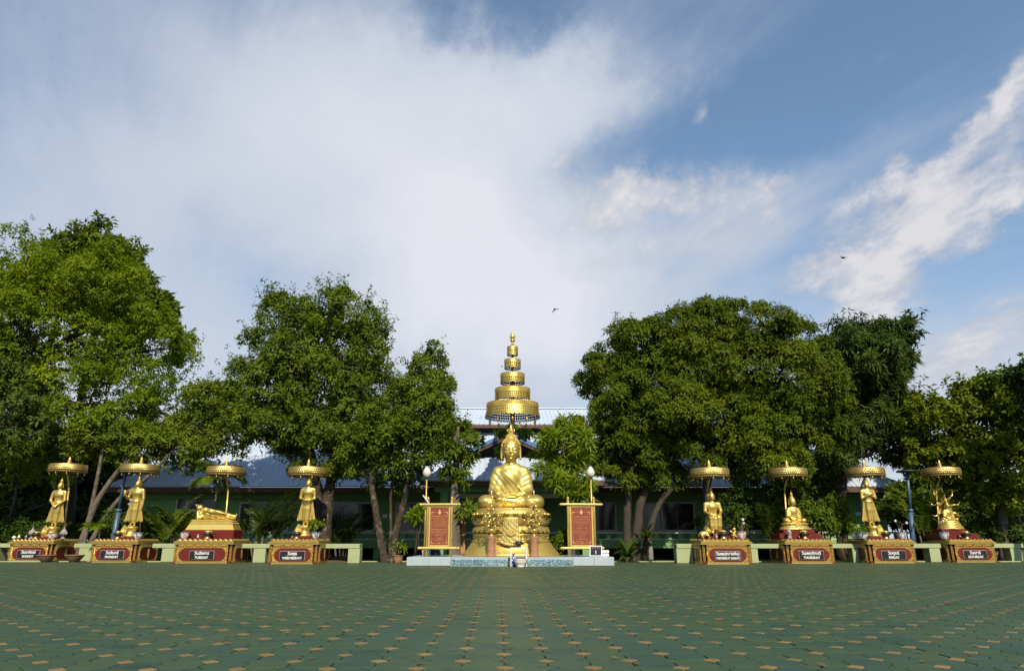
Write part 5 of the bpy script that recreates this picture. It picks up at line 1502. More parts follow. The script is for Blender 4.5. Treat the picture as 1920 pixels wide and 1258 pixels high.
# ------------------------------------------------------------------ sign boards with lamps
def sign(px0, px1, lamp_px, label, lines, lean, seed, lamp_side):
    Y = 24.75
    a0, a1 = P(px0, 1043, Y).x, P(px1, 1043, Y).x
    cx = (a0 + a1) / 2; w = a1 - a0; zb = .29
    t = thing('sign_board', label, 'sign', (cx, Y, zb), lean)
    zl, zu, ztop = ZH(1029, Y) - zb, ZH(945.5, Y) - zb, ZH(932, Y) - zb
    zl = ZH(1027, Y) - zb
    def rod(name, p, q, r, tip=True):
        p, q = Vector(p), Vector(q); d = (q - p).normalized(); mb = MB(); pts = []; rad = []
        if tip: pts += [p - d * .13, p - d * .09, p - d * .05, p - d * .045]; rad += [.004, r * .8, r * 1.25, r]
        pts += [p, q]; rad += [r, r]
        pts += [q + d * .045, q + d * .05, q + d * .09, q + d * .13]; rad += [r, r * 1.25, r * .8, .004]
        mb.tube(pts, rad, 10); return mb.build(name, M['yellow_pole'], t)
    for sx in (-1, 1): rod('post', (sx * w / 2, 0, 0), (sx * w / 2, 0, ztop - .1), .045, False)
    for z in (zl, zu): rod('crossbar', (-w / 2 - .20, -.045, z), (w / 2 + .20, -.045, z), .042)
    pw, ph = w - .09, zu - zl - .075; pc = (zu + zl) / 2
    fr = MB(); e = .06
    for sx in (-1, 1): fr.box((sx * (pw / 2 - e / 2), 0, pc), (e, .06, ph), bev=.01)
    for sz in (-1, 1): fr.box((0, 0, pc + sz * (ph / 2 - e / 2)), (pw - 2 * e, .058, e), bev=.01)
    fr.build('frame', M['yellow_pole'], t)
    iw, ih = pw - 2 * e, ph - 2 * e
    pn = MB(); pn.box((0, .005, pc), (iw, .03, ih)); panel = pn.build('panel', M['sign_red'], t)
    tx = MB(); rng = random.Random(seed); y = -.0125
    def quad(x0, x1, z0, z1): tx.add([(x0, y, z0), (x1, y, z0), (x1, y, z1), (x0, y, z1)], [(0, 1, 2, 3)])
    # crest: a seated emblem in a flame shape
    zc = pc + ih * .375
    tx.add([(x * .055, y, zc + zz * .12) for x, zz in ((-.55, -.6), (.55, -.6), (.95, -.15), (.75, .15), (.4, .3), (.28, .6), (.1, .75), (0, 1.1), (-.1, .75), (-.28, .6), (-.4, .3), (-.75, .15), (-.95, -.15))], [tuple(range(13))])
    # corner brackets and rules
    X, Z0, Z1 = iw * .43, pc - ih * .445, pc + ih * .375
    q = .008
    for sx in (-1, 1):
        for z, sz in ((Z0, 1), (Z1, -1)):
            quad(min(sx * X, sx * (X - .07)), max(sx * X, sx * (X - .07)), z - q * 1.3, z + q * 1.3)
            quad(sx * X - q * 1.3, sx * X + q * 1.3, min(z, z + sz * .07), max(z, z + sz * .07))
        quad(sx * X - .0025, sx * X + .0025, Z0 + .07, Z1 - .07)
    quad(-X + .07, -.06, Z1 - .003, Z1 + .003); quad(.06, X - .07, Z1 - .003, Z1 + .003); quad(-X + .07, X - .07, Z0 - .003, Z0 + .003); quad(-.03, .03, Z0 - .01, Z0 + .01)
    for f, wd, hh in lines:      # rows of lettering: short strokes of uneven width
        z = pc + ih * (.5 - f); x = -iw * wd / 2; end = iw * wd / 2
        while x < end:
            cw = hh * rng.uniform(.35, .8)
            if rng.random() < .14: x += hh * .7; continue
            b = rng.choice((0, 0, 0, .25, -.3)) * hh
            k = hh * .17
            c0, c1 = z - hh / 2 + (b if b < 0 else 0), z + hh / 2 + (b if b > 0 else 0)
            quad(x, x + k, c0, c1)
            if rng.random() < .75: quad(x + k, x + cw, c1 - k, c1) if rng.random() < .6 else quad(x + k, x + cw, c0, c0 + k)
            if rng.random() < .6: quad(x + cw - k, x + cw, z - hh / 2, z + hh * .42)
            x += cw + hh * .2
    tx.build('lettering', M['sign_gold'], panel)
    # lamp on its slim pole
    lx = P(lamp_px, 1000, Y + .12).x - cx; zt = ZH(897, Y + .12) - zb
    lp = MB(); lp.tube([(lx, .12, 0), (lx, .12, zt)], .026, 8); lp.lathe([(.04, 0), (.045, .05), (.03, .08)], 8, (lx, .12, zu + .0)); lp.build('lamp_pole', M['yellow_pole'], t)
    cp = MB(); cp.lathe([(.035, 0), (.05, .02), (.065, .05), (.06, .07)], 12, (lx, .12, zt - .02)); cp.build('lamp_collar', M['dark_metal'], t)
    zz = ZH(878, Y + .12) - zb - zt - .03
    bl = MB(); bl.lathe([(.07, 0), (.115, .05), (.148, .12), (.145, .19), (.115, .27), (.07, .34), (.03, .39), (.006, zz + .04)], 22, (lx, .12, zt + .045)); bl.build('lamp_globe', M['bulb'], t)
    return t
L1 = [(.235, .82, .026)] + [(.28 + .028 * i, w, .013) for i, w in enumerate((.66, .66, .52, .72, .80, .80, .74, .66, .80))] + [(.585, .82, .025)] + [(.63 + .029 * i, w, .013) for i, w in enumerate((.8, .82, .78, .6, .5))] + [(.81, .28, .022), (.85, .72, .013), (.88, .5, .013)]
L2 = [(.255, .70, .024)] + [(.32 + .04 * i, w, .015) for i, w in enumerate((.75, .80, .80, .66))] + [(.49, .2, .013), (.555, .52, .026)] + [(.62 + .044 * i, w, .015) for i, w in enumerate((.72, .80, .52))] + [(.755, .28, .017), (.81, .32, .015), (.855, .55, .013), (.905, .62, .013)]
sign(799, 845, 796, 'red sign in a golden rod frame with lamp, left of the great Buddha', L1, R(-3), 5, -1)
sign(1067, 1117, 1112, 'red sign in a golden rod frame with lamp, right of the great Buddha', L2, R(5), 9, 1)

def solar_light(px, py, Y, rz, tiltx, label, w=.42, h=.36, lamp=True, z0=.29):
    p = P(px, py, Y)
    t = thing('solar_floodlight', label, 'light', (p.x, Y, z0), rz)
    mb = MB(); Mx = Matrix.Rotation(tiltx, 4, 'X')
    e = .025
    fr = MB()
    for sx in (-1, 1): fr.box((sx * (w / 2 - e / 2), 0, h / 2 + .02), (e, .03, h), M=Mx)
    for zz in (.02 + e / 2, h + .02 - e / 2): fr.box((0, 0, zz), (w - 2 * e, .03, e), M=Mx)
    f = fr.build('panel_frame', M['white_metal'], t)
    nx, nz = 6, 4; cw, chh = (w - 2 * e) / nx, (h - 2 * e) / nz
    for i in range(nx):
        for j in range(nz):
            q = MB(); q.box((-w / 2 + e + cw * (i + .5), -.002, .02 + e + chh * (j + .5)), (cw - .006, .016, chh - .006), M=Mx); q.build('solar_cell', M['solar'], f)
    st = MB(); st.tube([(0, .03, .0), (0, .05, .2)], .014, 6); st.build('stay', M['white_metal'], t)
    if lamp:
        l = MB(); l.box((.30, .16, .16), (.26, .09, .22), bev=.012, M=Matrix.Rotation(R(-18), 4, 'X')); lo = l.build('lamp_head', M['white_metal'], t)
        br = MB(); br.tube([(.17, .16, .01), (.17, .16, .12), (.43, .16, .12), (.43, .16, .01)], .012, 6); br.build('bracket', M['dark_metal'], t)
    return t
solar_light(1117, 1040, 24.35, R(-14), R(-22), 'white solar panel with floodlight on the right end of the platform')
solar_light(818, 1040, 25.2, R(160), R(-25), 'solar panel with floodlight behind the left sign', lamp=True)
def sign_panel_strip():
    p = P(806, 946, 24.72); q = P(814, 929, 24.72)
    t = thing('solar_spotlight', 'tilted slim solar spotlight clamped on top of the left sign', 'light', (p.x, 24.80, p.z))
    mb = MB(); Mx = Matrix.Rotation(R(38), 4, 'Y'); mb.box((.0, 0, .20), (.03, .2, .44), bev=.004, M=Matrix.Rotation(R(-38), 4, 'Y')); mb.build('solar_plate', M['white_metal'], t)
    l = MB(); l.box((-.10, 0, .12), (.12, .14, .08), bev=.01); l.build('lamp_head', M['dark_metal'], t)
    s = MB(); s.tube([(0, 0, -.02), (-.03, 0, .10)], .012, 6); s.build('clamp', M['dark_metal'], t)
sign_panel_strip()

# ================================================================== the eight day shrines
def lump(mb, c, n, t, e, h=.6, asp=1.3):
    """a four-sided gold boss on a face: c centre, n outward, t tangent"""
    b = n.cross(t)
    mb.add([c + t * e, c + b * e * asp, c - t * e, c - b * e * asp, c + n * e * h], [(0, 1, 4), (1, 2, 4), (2, 3, 4), (3, 0, 4)])
def leaflet(mb, c, n, d, l, w, h):
    """pointed gold leaf lying on a face, along d"""
    s = n.cross(d)
    mb.add([c, c + d * l * .45 + s * w, c + d * l, c + d * l * .45 - s * w, c + d * l * .45 + n * h], [(0, 1, 4), (1, 2, 4), (2, 3, 4), (3, 0, 4)])
PW, PD, PH = 1.84, 1.84, .90
def pedestal_meshes(W):
    """returns list of (name, mesh) in local coordinates, front face towards -y at y=0"""
    D = PD; out = []
    fw = W - .36                                  # projecting centre panel
    core = MB()
    core.box((0, D / 2 + .07, .345), (W - .14, D - .14, .69))
    core.box((0, D / 2, .345), (fw, D, .694)); core.box((0, D / 2, .345), (W, D - .36 + .0, .692))
    core.box((0, D / 2, .725), (W + .006, D + .006, .06))
    core.box((0, D / 2, .80), (W - .16, D - .16, .10)); core.box((0, D / 2, .865), (W - .22, D - .22, .05))
    core.box((0, D / 2, .02), (W + .03, D + .03, .04))
    out.append(('pedestal_body', core.mesh('pedestal_body'), 'lacquer'))
    gl = MB()      # plain gold mouldings
    for z, th, gw in ((.024, .046, .022), (.072, .018, .012), (.568, .026, .014), (.70, .03, .022), (.745, .03, .014), (.782, .02, -.05)):
        gl.box((0, D / 2, z), (fw + gw * 2 if z < .6 else W + .02 + gw, D + gw * 2, th)); gl.box((0, D / 2, z + .001), (W + gw * 2, (D - .36 + gw * 2) if z < .6 else D, th))
    out.append(('gold_moulding', gl.mesh('gold_moulding'), 'gold_relief'))
    rng = random.Random(17)
    def face(center, n, t, w, panel=True, oval=False):
        c0 = Vector(center); up = Vector((0, 0, 1)); mb = MB()
        # frieze of scrolling leaves
        k = max(3, int(w / .30)); s = w / k
        for i in range(k):
            cc = c0 + t * (-w / 2 + s * (i + .5)) + up * .635
            for sg in (-1, 1):
                for q in range(4): leaflet(mb, cc + t * sg * s * (.02 + .10 * q), n, (t * sg + up * (.9 - .6 * q)).normalized(), .085, .023, .026); 
                for q in range(4): leaflet(mb, cc + t * sg * s * (.03 + .10 * q), n, (t * sg - up * (.9 - .5 * q)).normalized(), .075, .021, .026)
            lump(mb, cc, n, t, .03, .9)
        if not panel: return mb
        # bracket corners and side borders
        for sx in (-1, 1):
            for sz in (-1, 1):
                cor = c0 + t * sx * (w / 2 - .015) + up * (.305 + sz * .235)
                for a in range(9):
                    for q in range(6):
                        an = a / 8 * math.pi / 2
                        r = .045 + q * .045
                        lim = .21 if a in (0, 8) else (.17 if a in (1, 7) else .125)
                        if r > lim: continue
                        p = cor - t * sx * r * math.cos(an) - up * sz * r * math.sin(an)
                        d = (-t * sx * math.cos(an + rng.uniform(-.6, .6)) - up * sz * math.sin(an + rng.uniform(-.6, .6))).normalized()
                        leaflet(mb, p, n, d, .075, .024, .026)
            for q in range(12):
                p = c0 + t * sx * (w / 2 - .035) + up * (.08 + q * .042)
                leaflet(mb, p, n, (up * .6 - t * sx).normalized(), .062, .02, .026); lump(mb, p + t * sx * .015, n, t, .018)
        if oval:
            cc = c0 + up * .31
            for i in range(40):
                z = rng.uniform(-.17, .20); hw = .095 * (1 - abs(z) / .21) ** .7
                leaflet(mb, cc + up * z + t * rng.uniform(-hw, hw), n, (t * rng.uniform(-1, 1) + up * rng.uniform(.2, 1)).normalized(), .055, .016, .022)
        return mb
    f1 = face((0, -.001, 0), Vector((0, -1, 0)), Vector((1, 0, 0)), fw)
    out.append(('front_relief', f1.mesh('front_relief'), 'gold_relief'))
    for sx in (-1, 1):
        fs = face((sx * (W / 2 + .001), D / 2, 0), Vector((sx, 0, 0)), Vector((0, sx, 0)), D - .38, True, True)
        out.append(('side_relief', fs.mesh('side_relief'), 'gold_relief'))
    # corner columns: beaded verticals on each re-entrant step
    cc = MB()
    for sx in (-1, 1):
        for x, y in ((sx * (fw / 2 + .055), .068), (sx * (W / 2 - .075), .068), (sx * (W / 2 - .002), .18 + .0)):
            for q in range(16):
                p = Vector((x, y, .07 + q * .032)); n = Vector((0, -1, 0))
                lump(cc, p, n, Vector((1, 0, 0)), .026, .9, .8)
                if q % 2: leaflet(cc, p, n, Vector((sx * .5, 0, .8)).normalized(), .05, .02, .02)
        for q in range(5): lump(cc, Vector((sx * (W / 2 - .1 + .03 * (q % 2)), .068, .61 + q * .02)), Vector((0, -1, 0)), Vector((1, 0, 0)), .035, .8)
    out.append(('corner_beading', cc.mesh('corner_beading'), 'gold_relief'))
    # crest of upright petals round the top
    cr = MB()
    for n, t, w, cen in ((Vector((0, -1, 0)), Vector((1, 0, 0)), W - .14, Vector((0, .08, .785))), (Vector((1, 0, 0)), Vector((0, 1, 0)), D - .14, Vector((W / 2 - .08, D / 2, .785))), (Vector((-1, 0, 0)), Vector((0, -1, 0)), D - .14, Vector((-W / 2 + .08, D / 2, .785)))):
        k = 11 if abs(n.y) > .5 else 12; s = w / k
        for i in range(k):
            c = cen + t * (-w / 2 + s * (i + .5)); up = Vector((0, 0, 1)); e = s * .42
            pts = [(-1, 0), (-1.05, .5), (-.8, .95), (-.3, 1.15), (0, 1.5), (.3, 1.15), (.8, .95), (1.05, .5), (1, 0)]
            ring = [c + t * a * e + up * b * .075 + n * .004 for a, b in pts]
            cr.add(ring + [c + up * .055 + n * .045], [(i2, (i2 + 1) % 9, 9) for i2 in range(9)])
            lump(cr, c + t * s * .5 + up * .02, n, t, .016, .8)
    out.append(('petal_crest', cr.mesh('petal_crest'), 'gold_relief'))
    return out
PED = {}
def text_mesh(body, size, align='CENTER'):
    cu = bpy.data.curves.new('lettering', 'FONT'); cu.body = body; cu.size = size; cu.align_x = align; cu.align_y = 'CENTER'; cu.extrude = .0025; cu.offset = 0.0025
    cu.resolution_u = 2
    ob = bpy.data.objects.new('lettering_tmp', cu); COL.objects.link(ob)
    dg = bpy.context.evaluated_depsgraph_get()
    me = bpy.data.meshes.new_from_object(ob.evaluated_get(dg))
    bpy.data.objects.remove(ob); me.materials.clear(); me.name = 'lettering'
    return me
def pedestal(px0, px1, Y, day_th, day_en, side, sy=1.0):
    W = (px1 - px0) / PM(1040, Y)
    xc = (P(px0, 1050, Y).x + P(px1, 1050, Y).x) / 2
    key = 'wide' if W > 2.1 else 'std'
    WW = 2.26 if key == 'wide' else PW
    if key not in PED: PED[key] = pedestal_meshes(WW)
    t = thing('shrine_pedestal', 'red and gold shrine pedestal with the black %s plate' % day_en, 'pedestal', (xc, Y, 0), group='shrine pedestals')
    for nm, me, m in PED[key]:
        o = link_mesh(nm, me, M[m], t)
        if nm in ('front_relief', 'side_relief', 'corner_beading', 'petal_crest'): o['kind'] = 'stuff'
    # name plate
    pw, ph = .93, .32
    pc = (.0, -.02, .295)
    mb = MB(); mb.box((0, 0, 0), (pw, .024, ph), bev=.004); pl = mb.build('name_plate', M['plate_edge'], t, pc)
    mb = MB(); mb.box((0, -.010, 0), (pw - .022, .012, ph - .022)); mb.build('plate_face', M['black'], pl)
    for body, z, size, wmax in ((day_th, .066, .150, .84), (day_en, -.088, .118, .84)):
        me = text_mesh(body, size)
        o = link_mesh('lettering', me, M['white_letter'], pl, (0, -.0175, z)); o.rotation_euler = (R(90), 0, 0)
        xs = [v.co.x for v in me.vertices]
        if xs:
            w = max(xs) - min(xs); k = min(1, wmax / w); o.scale = (k, 1 if k > .75 else .9, 1)
    return t, xc, Y, WW
def day_umbrella(px_top, py_top, px_base, Y, label, sgn, zt_py, seed, elbow_px):
    """rim disc centre at (px_top, py_top); pole foot on pedestal at px_base"""
    Yu = Y + 1.02
    c = P(px_top, py_top, Yu); foot = P(px_base, 1000, Yu); 
    t = thing('ceremonial_umbrella', label, 'umbrella', (foot.x, Yu, PH - .012), group='ceremonial umbrellas over the day statues')
    cx, cz = c.x - foot.x, c.z - PH
    el = P(elbow_px, 917, Yu); ex, ez = el.x - foot.x, el.z - PH
    pl = MB(); pl.tube([(0, 0, 0), (ex, 0, ez)], [.036, .032], 8); pl.build('pole', M['yellow_pole'], t)
    jt = MB(); jt.lathe([(.045, -.02), (.05, .02), (.045, .05)], 8, (ex, 0, ez)); jt.build('joint', M['gold_old'], t)
    el_ = MB(); el_.tube([(ex, 0, ez), (ex + (cx - ex) * .35, 0, ez + (cz - ez) * .30), (ex + (cx - ex) * .95, 0, ez + (cz - ez) * .65), (cx, 0, cz + .05)], [.042, .04, .036, .03], 8); el_.build('pole_neck', M['gold_old'], t)
    r = .70; H = .29
    mb = MB(); mb.lathe([(.03, .12), (.25, .10), (r * .80, .055), (r, .03), (r - .02, .0)], 40, (cx, 0, cz), cap=False); cn = mb.build('canopy_top', M['umb_top'], t)
    rm = MB(); rm.lathe([(r + .01, .03), (r + .02, .02), (r + .025, -H * .5), (r + .045, -H + .03), (r + .03, -H + .03), (r + .008, -H * .5), (r - .01, .02), (r + .01, .03)], 48, (cx, 0, cz), cap=False)
    n = 44
    for i in range(n):
        a = 2 * math.pi * (i + .5) / n; d = Vector((math.cos(a), math.sin(a), 0)); tg = Vector((-math.sin(a), math.cos(a), 0)); w = math.pi * r / n * 1.05
        b = Vector((cx, 0, cz)) + d * (r + .04) + Vector((0, 0, -H + .032)); up = Vector((0, 0, 1))
        rm.add([b - tg * w, b - tg * w * .75 - up * .03, b - up * .045, b + tg * w * .75 - up * .03, b + tg * w], [(0, 1, 2, 3, 4)])
    rim = rm.build('rim_band', M['gold_old'], t)
    rl = MB(); tmp = MB(); relief_band(tmp, r + .03, -H + .05, .0, 56, seed, crest=False, sz=1.0, hh_=.3)
    rl.add([(v[0] + cx, v[1], v[2] + cz) for v in tmp.v], tmp.f); rl.build('relief', M['gold_relief'], rim)['kind'] = 'stuff'
    for i in range(10):
        a = 2 * math.pi * (i + .35) / 10; q = MB()
        q.tube([(0, 0, 0), (0, 0, -.05)], .005, 4); q.lathe([(.008, -.15), (.022, -.11), (.026, -.08), (.012, -.05)], 8)
        q.build('tassel', M['gold_bright'], t, (cx + (r - .02) * math.cos(a), (r - .02) * math.sin(a), cz - H + .01))
    sp = MB()
    for i in range(8):
        a = 2 * math.pi * i / 8; sp.tube([(cx, 0, cz + .08), (cx + (r - .02) * math.cos(a), (r - .02) * math.sin(a), cz - .02)], .009, 4)
    sp.build('ribs', M['umb_top'], t)
    fn = MB(); fn.lathe([(.085, .09), (.088, .12), (.068, .16), (.078, .18), (.06, .21), (.068, .23), (.052, .26), (.058, .28), (.042, .31), (.022, .35), (.004, .40)], 14, (cx, 0, cz)); fn.build('finial', M['gold_bright'], t)
    return t
def alms_bowl(x, Y, label, z=.885):
    t = thing('alms_bowl', label, 'bowl', (x, Y, z), group='black and gold alms bowls')
    mb = MB(); mb.lathe([(.105, 0), (.11, .02), (.085, .04), (.08, .075), (.11, .10), (.115, .11)], 18); mb.build('foot', M['gold_relief'], t)
    mb = MB(); mb.lathe([(.10, .108), (.165, .135), (.185, .18), (.17, .225), (.13, .245)], 20); mb.build('bowl_body', M['black_pot'], t)
    mb = MB(); mb.lathe([(.135, .243), (.14, .26), (.11, .285), (.05, .305), (.005, .31)], 18); mb.build('lid', M['gold_relief'], t)
    return t
def planter(x, Y, label, m='china', r=.16, h=.24, plant=None, z=.885, seed=1, square=False):
    t = thing('flower_pot', label, 'pot', (x, Y, z))
    mb = MB(); mb.lathe([(r * .70, 0), (r * .74, .01), (r * .98, h * .55), (r * 1.02, h * .85), (r * 1.10, h * .92), (r * 1.10, h), (r * .98, h), (r * .9, h * .86), (r * .1, h * .84)], 22); mb.build('pot_body', M[m], t)
    rb = MB(); rb.lathe([(r * 1.09, h * .90), (r * 1.125, h * .92), (r * 1.125, h * 1.005), (r * 1.09, h * 1.01)], 22, cap=False); rb.build('rim', M['roof_dark'] if m == 'china' else M['clay_grey'], t)
    rng = np.random.default_rng(seed)
    if plant == 'twigs':
        sm = MB(); tips = []
        for k in range(4):
            e = Vector((rng.uniform(-.22, .22), rng.uniform(-.1, .1), h + rng.uniform(.25, .5))); sm.tube(bent((0, 0, h * .8), e, rng, 4, .12), [.014, .012, .009, .007, .004], 5); tips.append(e)
        sm.build('stems', M['bark_pale'], t)
        T = np.array([list(q) for q in tips]); A = np.tile([0, 0, 1.0], (len(T), 1))
        link_mesh('leaves', leaves('leaves', T, A, 5, .10, .035, rng), LM['olive'], t)
        fl = MB()
        for q in tips[:2]:
            for k in range(5): a = k * 1.257; fl.ball(q + Vector((math.cos(a) * .03, -.03, math.sin(a) * .03)), (.022, .014, .022), 5, 4)
        fl.build('blossoms', M['petal'], t)
    elif plant == 'leafy':
        d = rand_dir(rng, 30); d[:, 2] = np.abs(d[:, 2]); T = d * .13 + np.array([0, 0, h])
        link_mesh('leaves', leaves('leaves', T, d, 4, .13, .05, rng), LM['ever'], t)
    elif plant == 'tall':
        d = rand_dir(rng, 26); d[:, 2] = np.abs(d[:, 2]) * 1.3; T = d * .22 + np.array([0, 0, h + .15])
        link_mesh('leaves', leaves('leaves', T, d, 4, .16, .06, rng), LM['fresh'], t)
        sm = MB(); sm.tube([(0, 0, h * .8), (.01, 0, h + .2)], [.015, .01], 6); sm.build('stems', M['bark_pale'], t)
    return t
def stone_lotus(x, Y, label, z=.885, s=1.0):
    t = thing('stone_lantern', label, 'lantern', (x, Y, z))
    mb = MB(); mb.lathe([(.10 * s, 0), (.10 * s, .03 * s), (.05 * s, .06 * s), (.05 * s, .12 * s), (.09 * s, .15 * s)], 12, smooth=False); mb.build('foot', M['stone_white'], t)
    mb = MB(); mb.lathe([(.09 * s, .15 * s), (.15 * s, .19 * s), (.165 * s, .25 * s), (.12 * s, .33 * s), (.05 * s, .41 * s), (.025 * s, .46 * s), (.03 * s, .48 * s), (.005, .54 * s)], 8, smooth=False, mod=lambda a, i: 1 + .10 * math.cos(a * 4)); mb.build('flame_top', M['stone_white'], t)
    return t

DAYS = [  # px0, px1 of the front face, Y, Thai, English
    (4, 99, 29.1, 'วันอาทิตย์', 'SUNDAY'), (164, 254, 28.0, 'วันจันทร์', 'MONDAY'), (321, 434, 27.0, 'วันอังคาร', 'TUESDAY'), (501, 594, 26.2, 'วันพุธ', 'WEDNESDAY'),
    (1319, 1411, 25.9, 'วันพุธ(กลางคืน)', 'WEDNESDAY (NIGHT)'), (1477, 1567, 26.8, 'วันพฤหัสบดี', 'THURSDAY'), (1632, 1721, 27.2, 'วันศุกร์', 'FRIDAY'), (1786, 1874, 28.2, 'วันเสาร์', 'SATURDAY')]
PEDS = {}
for a, b, Y, th, en in DAYS: PEDS[en] = pedestal(a, b, Y, th, en, 1)
TOP = .888
UMB = {'SUNDAY': (129, 872, 120, 129), 'MONDAY': (264, 873, 262, 268), 'TUESDAY': (424, 877, 421, 428), 'WEDNESDAY': (578, 878, 572, 577),
       'WEDNESDAY (NIGHT)': (1330, 880, 1330, 1327), 'THURSDAY': (1476, 880, 1476, 1471), 'FRIDAY': (1621, 879, 1622, 1614), 'SATURDAY': (1763, 879, 1761, 1755)}
for i, (en, (px, py, fb, el)) in enumerate(UMB.items()):
    day_umbrella(px, py, fb, PEDS[en][2], 'single-tier golden umbrella with tassels over the %s statue' % en, 1, 0, i + 3, el)

# --- standing statues
def at(en, px, dy): 
    Y = PEDS[en][2] + dy; return P(px, 1000, Y).x, Y
HS = 1.76
standing_statue(97, PEDS['SUNDAY'][2] + .52, TOP, HS, 'crossed', 'standing golden Buddha with hands crossed low, SUNDAY shrine', -1)
standing_statue(245, PEDS['MONDAY'][2] + .52, TOP, HS, 'raised', 'standing golden Buddha with one hand raised, MONDAY shrine', -1)
standing_statue(571, PEDS['WEDNESDAY'][2] + .52, TOP, HS * .93, 'bowl', 'standing golden Buddha holding an alms bowl, WEDNESDAY shrine', -1)
standing_statue(1638, PEDS['FRIDAY'][2] + .52, TOP, HS * .94, 'chest', 'standing golden Buddha with hands crossed on its chest, FRIDAY shrine', 1)

def reclining():
    x, Y = at('TUESDAY', 400, .95)
    t = thing('buddha_statue', 'reclining golden Buddha on a tiered couch, TUESDAY shrine', 'statue', (x, Y, TOP))
    mb = MB(); mb.box((0, 0, .165), (1.98, .95, .33), bev=.012); mb.build('plinth', M['lacquer'], t)
    cb = MB()
    for z0, z1, w, d, tp in ((.33, .52, 1.90, .78, .90), (.52, .56, 1.70, .68, 1.0), (.60, .64, 1.62, .62, 1.0), (.68, .72, 1.58, .60, 1.0)):
        cb.box((0, 0, (z0 + z1) / 2), (w, d, z1 - z0), taper=tp)
    cb.box((0, 0, .58), (1.64, .62, .05)); cb.box((0, 0, .66), (1.56, .56, .05))
    for z, w, d in ((.58, 1.66, .64), (.66, 1.58, .58)):
        n = 24
        for i in range(n): cb.ball((-w / 2 + w * (i + .5) / n, -d / 2, z), (.028, .03, .024), 6, 4)
        for sx in (-1, 1):
            for i in range(9): cb.ball((sx * w / 2, -d / 2 + d * (i + .5) / 9, z), (.03, .028, .024), 6, 4)
    cb.build('couch', M['gold_bright'], t)
    s = Sculpt((-.95, -.35, -.03), (.95, .35, .62), .0125); k = .03
    s.chain([(-.36, 0, .17), (-.10, 0, .15), (.12, 0, .14), (.45, 0, .11), (.74, 0, .085)], [.17, .145, .15, .105, .07], .03, .85)
    s.cap((-.40, -.02, .20), (-.36, -.10, .28), .12, .10, .04)
    s.chain([(-.36, -.10, .30), (-.12, -.16, .26), (.10, -.15, .235), (.32, -.14, .19)], [.07, .062, .05, .035], .02)
    s.ell((.40, -.14, .175), (.07, .035, .025), .01)
    s.chain([(-.42, -.10, .10), (-.56, -.17, .05), (-.62, -.12, .24)], [.065, .055, .04], .02)
    s.cap((-.44, 0, .26), (-.54, -.01, .33), .06, .055, .02)
    s.ell((-.60, -.02, .36), (.12, .095, .10), .02); s.ell((-.63, -.10, .345), (.05, .04, .045), .02); s.cap((-.61, -.11, .37), (-.60, -.13, .345), .012, .016, .008)
    s.ell((-.70, 0, .41), (.07, .06, .06), .02); s.cap((-.74, 0, .44), (-.84, 0, .47), .03, .006, .02)
    for dx, dz in ((0, 0), (.0, .045)): s.cap((.74, -.01, .07 + dz), (.80, -.03, .13 + dz), .032, .02, .01)
    s.ell((-.60, .0, .15), (.12, .14, .15), .02)
    s.bump((-.3, -.35, 0), (.7, .1, .4), lambda X, Y, Z: -.006 * np.sin((Z * 1.0 + X * .25) * 70))
    link_mesh('figure', s.mesh('figure'), M['gold'], t, (0, 0, .71)).scale = (1.06, 1.15, 1.28)
reclining()

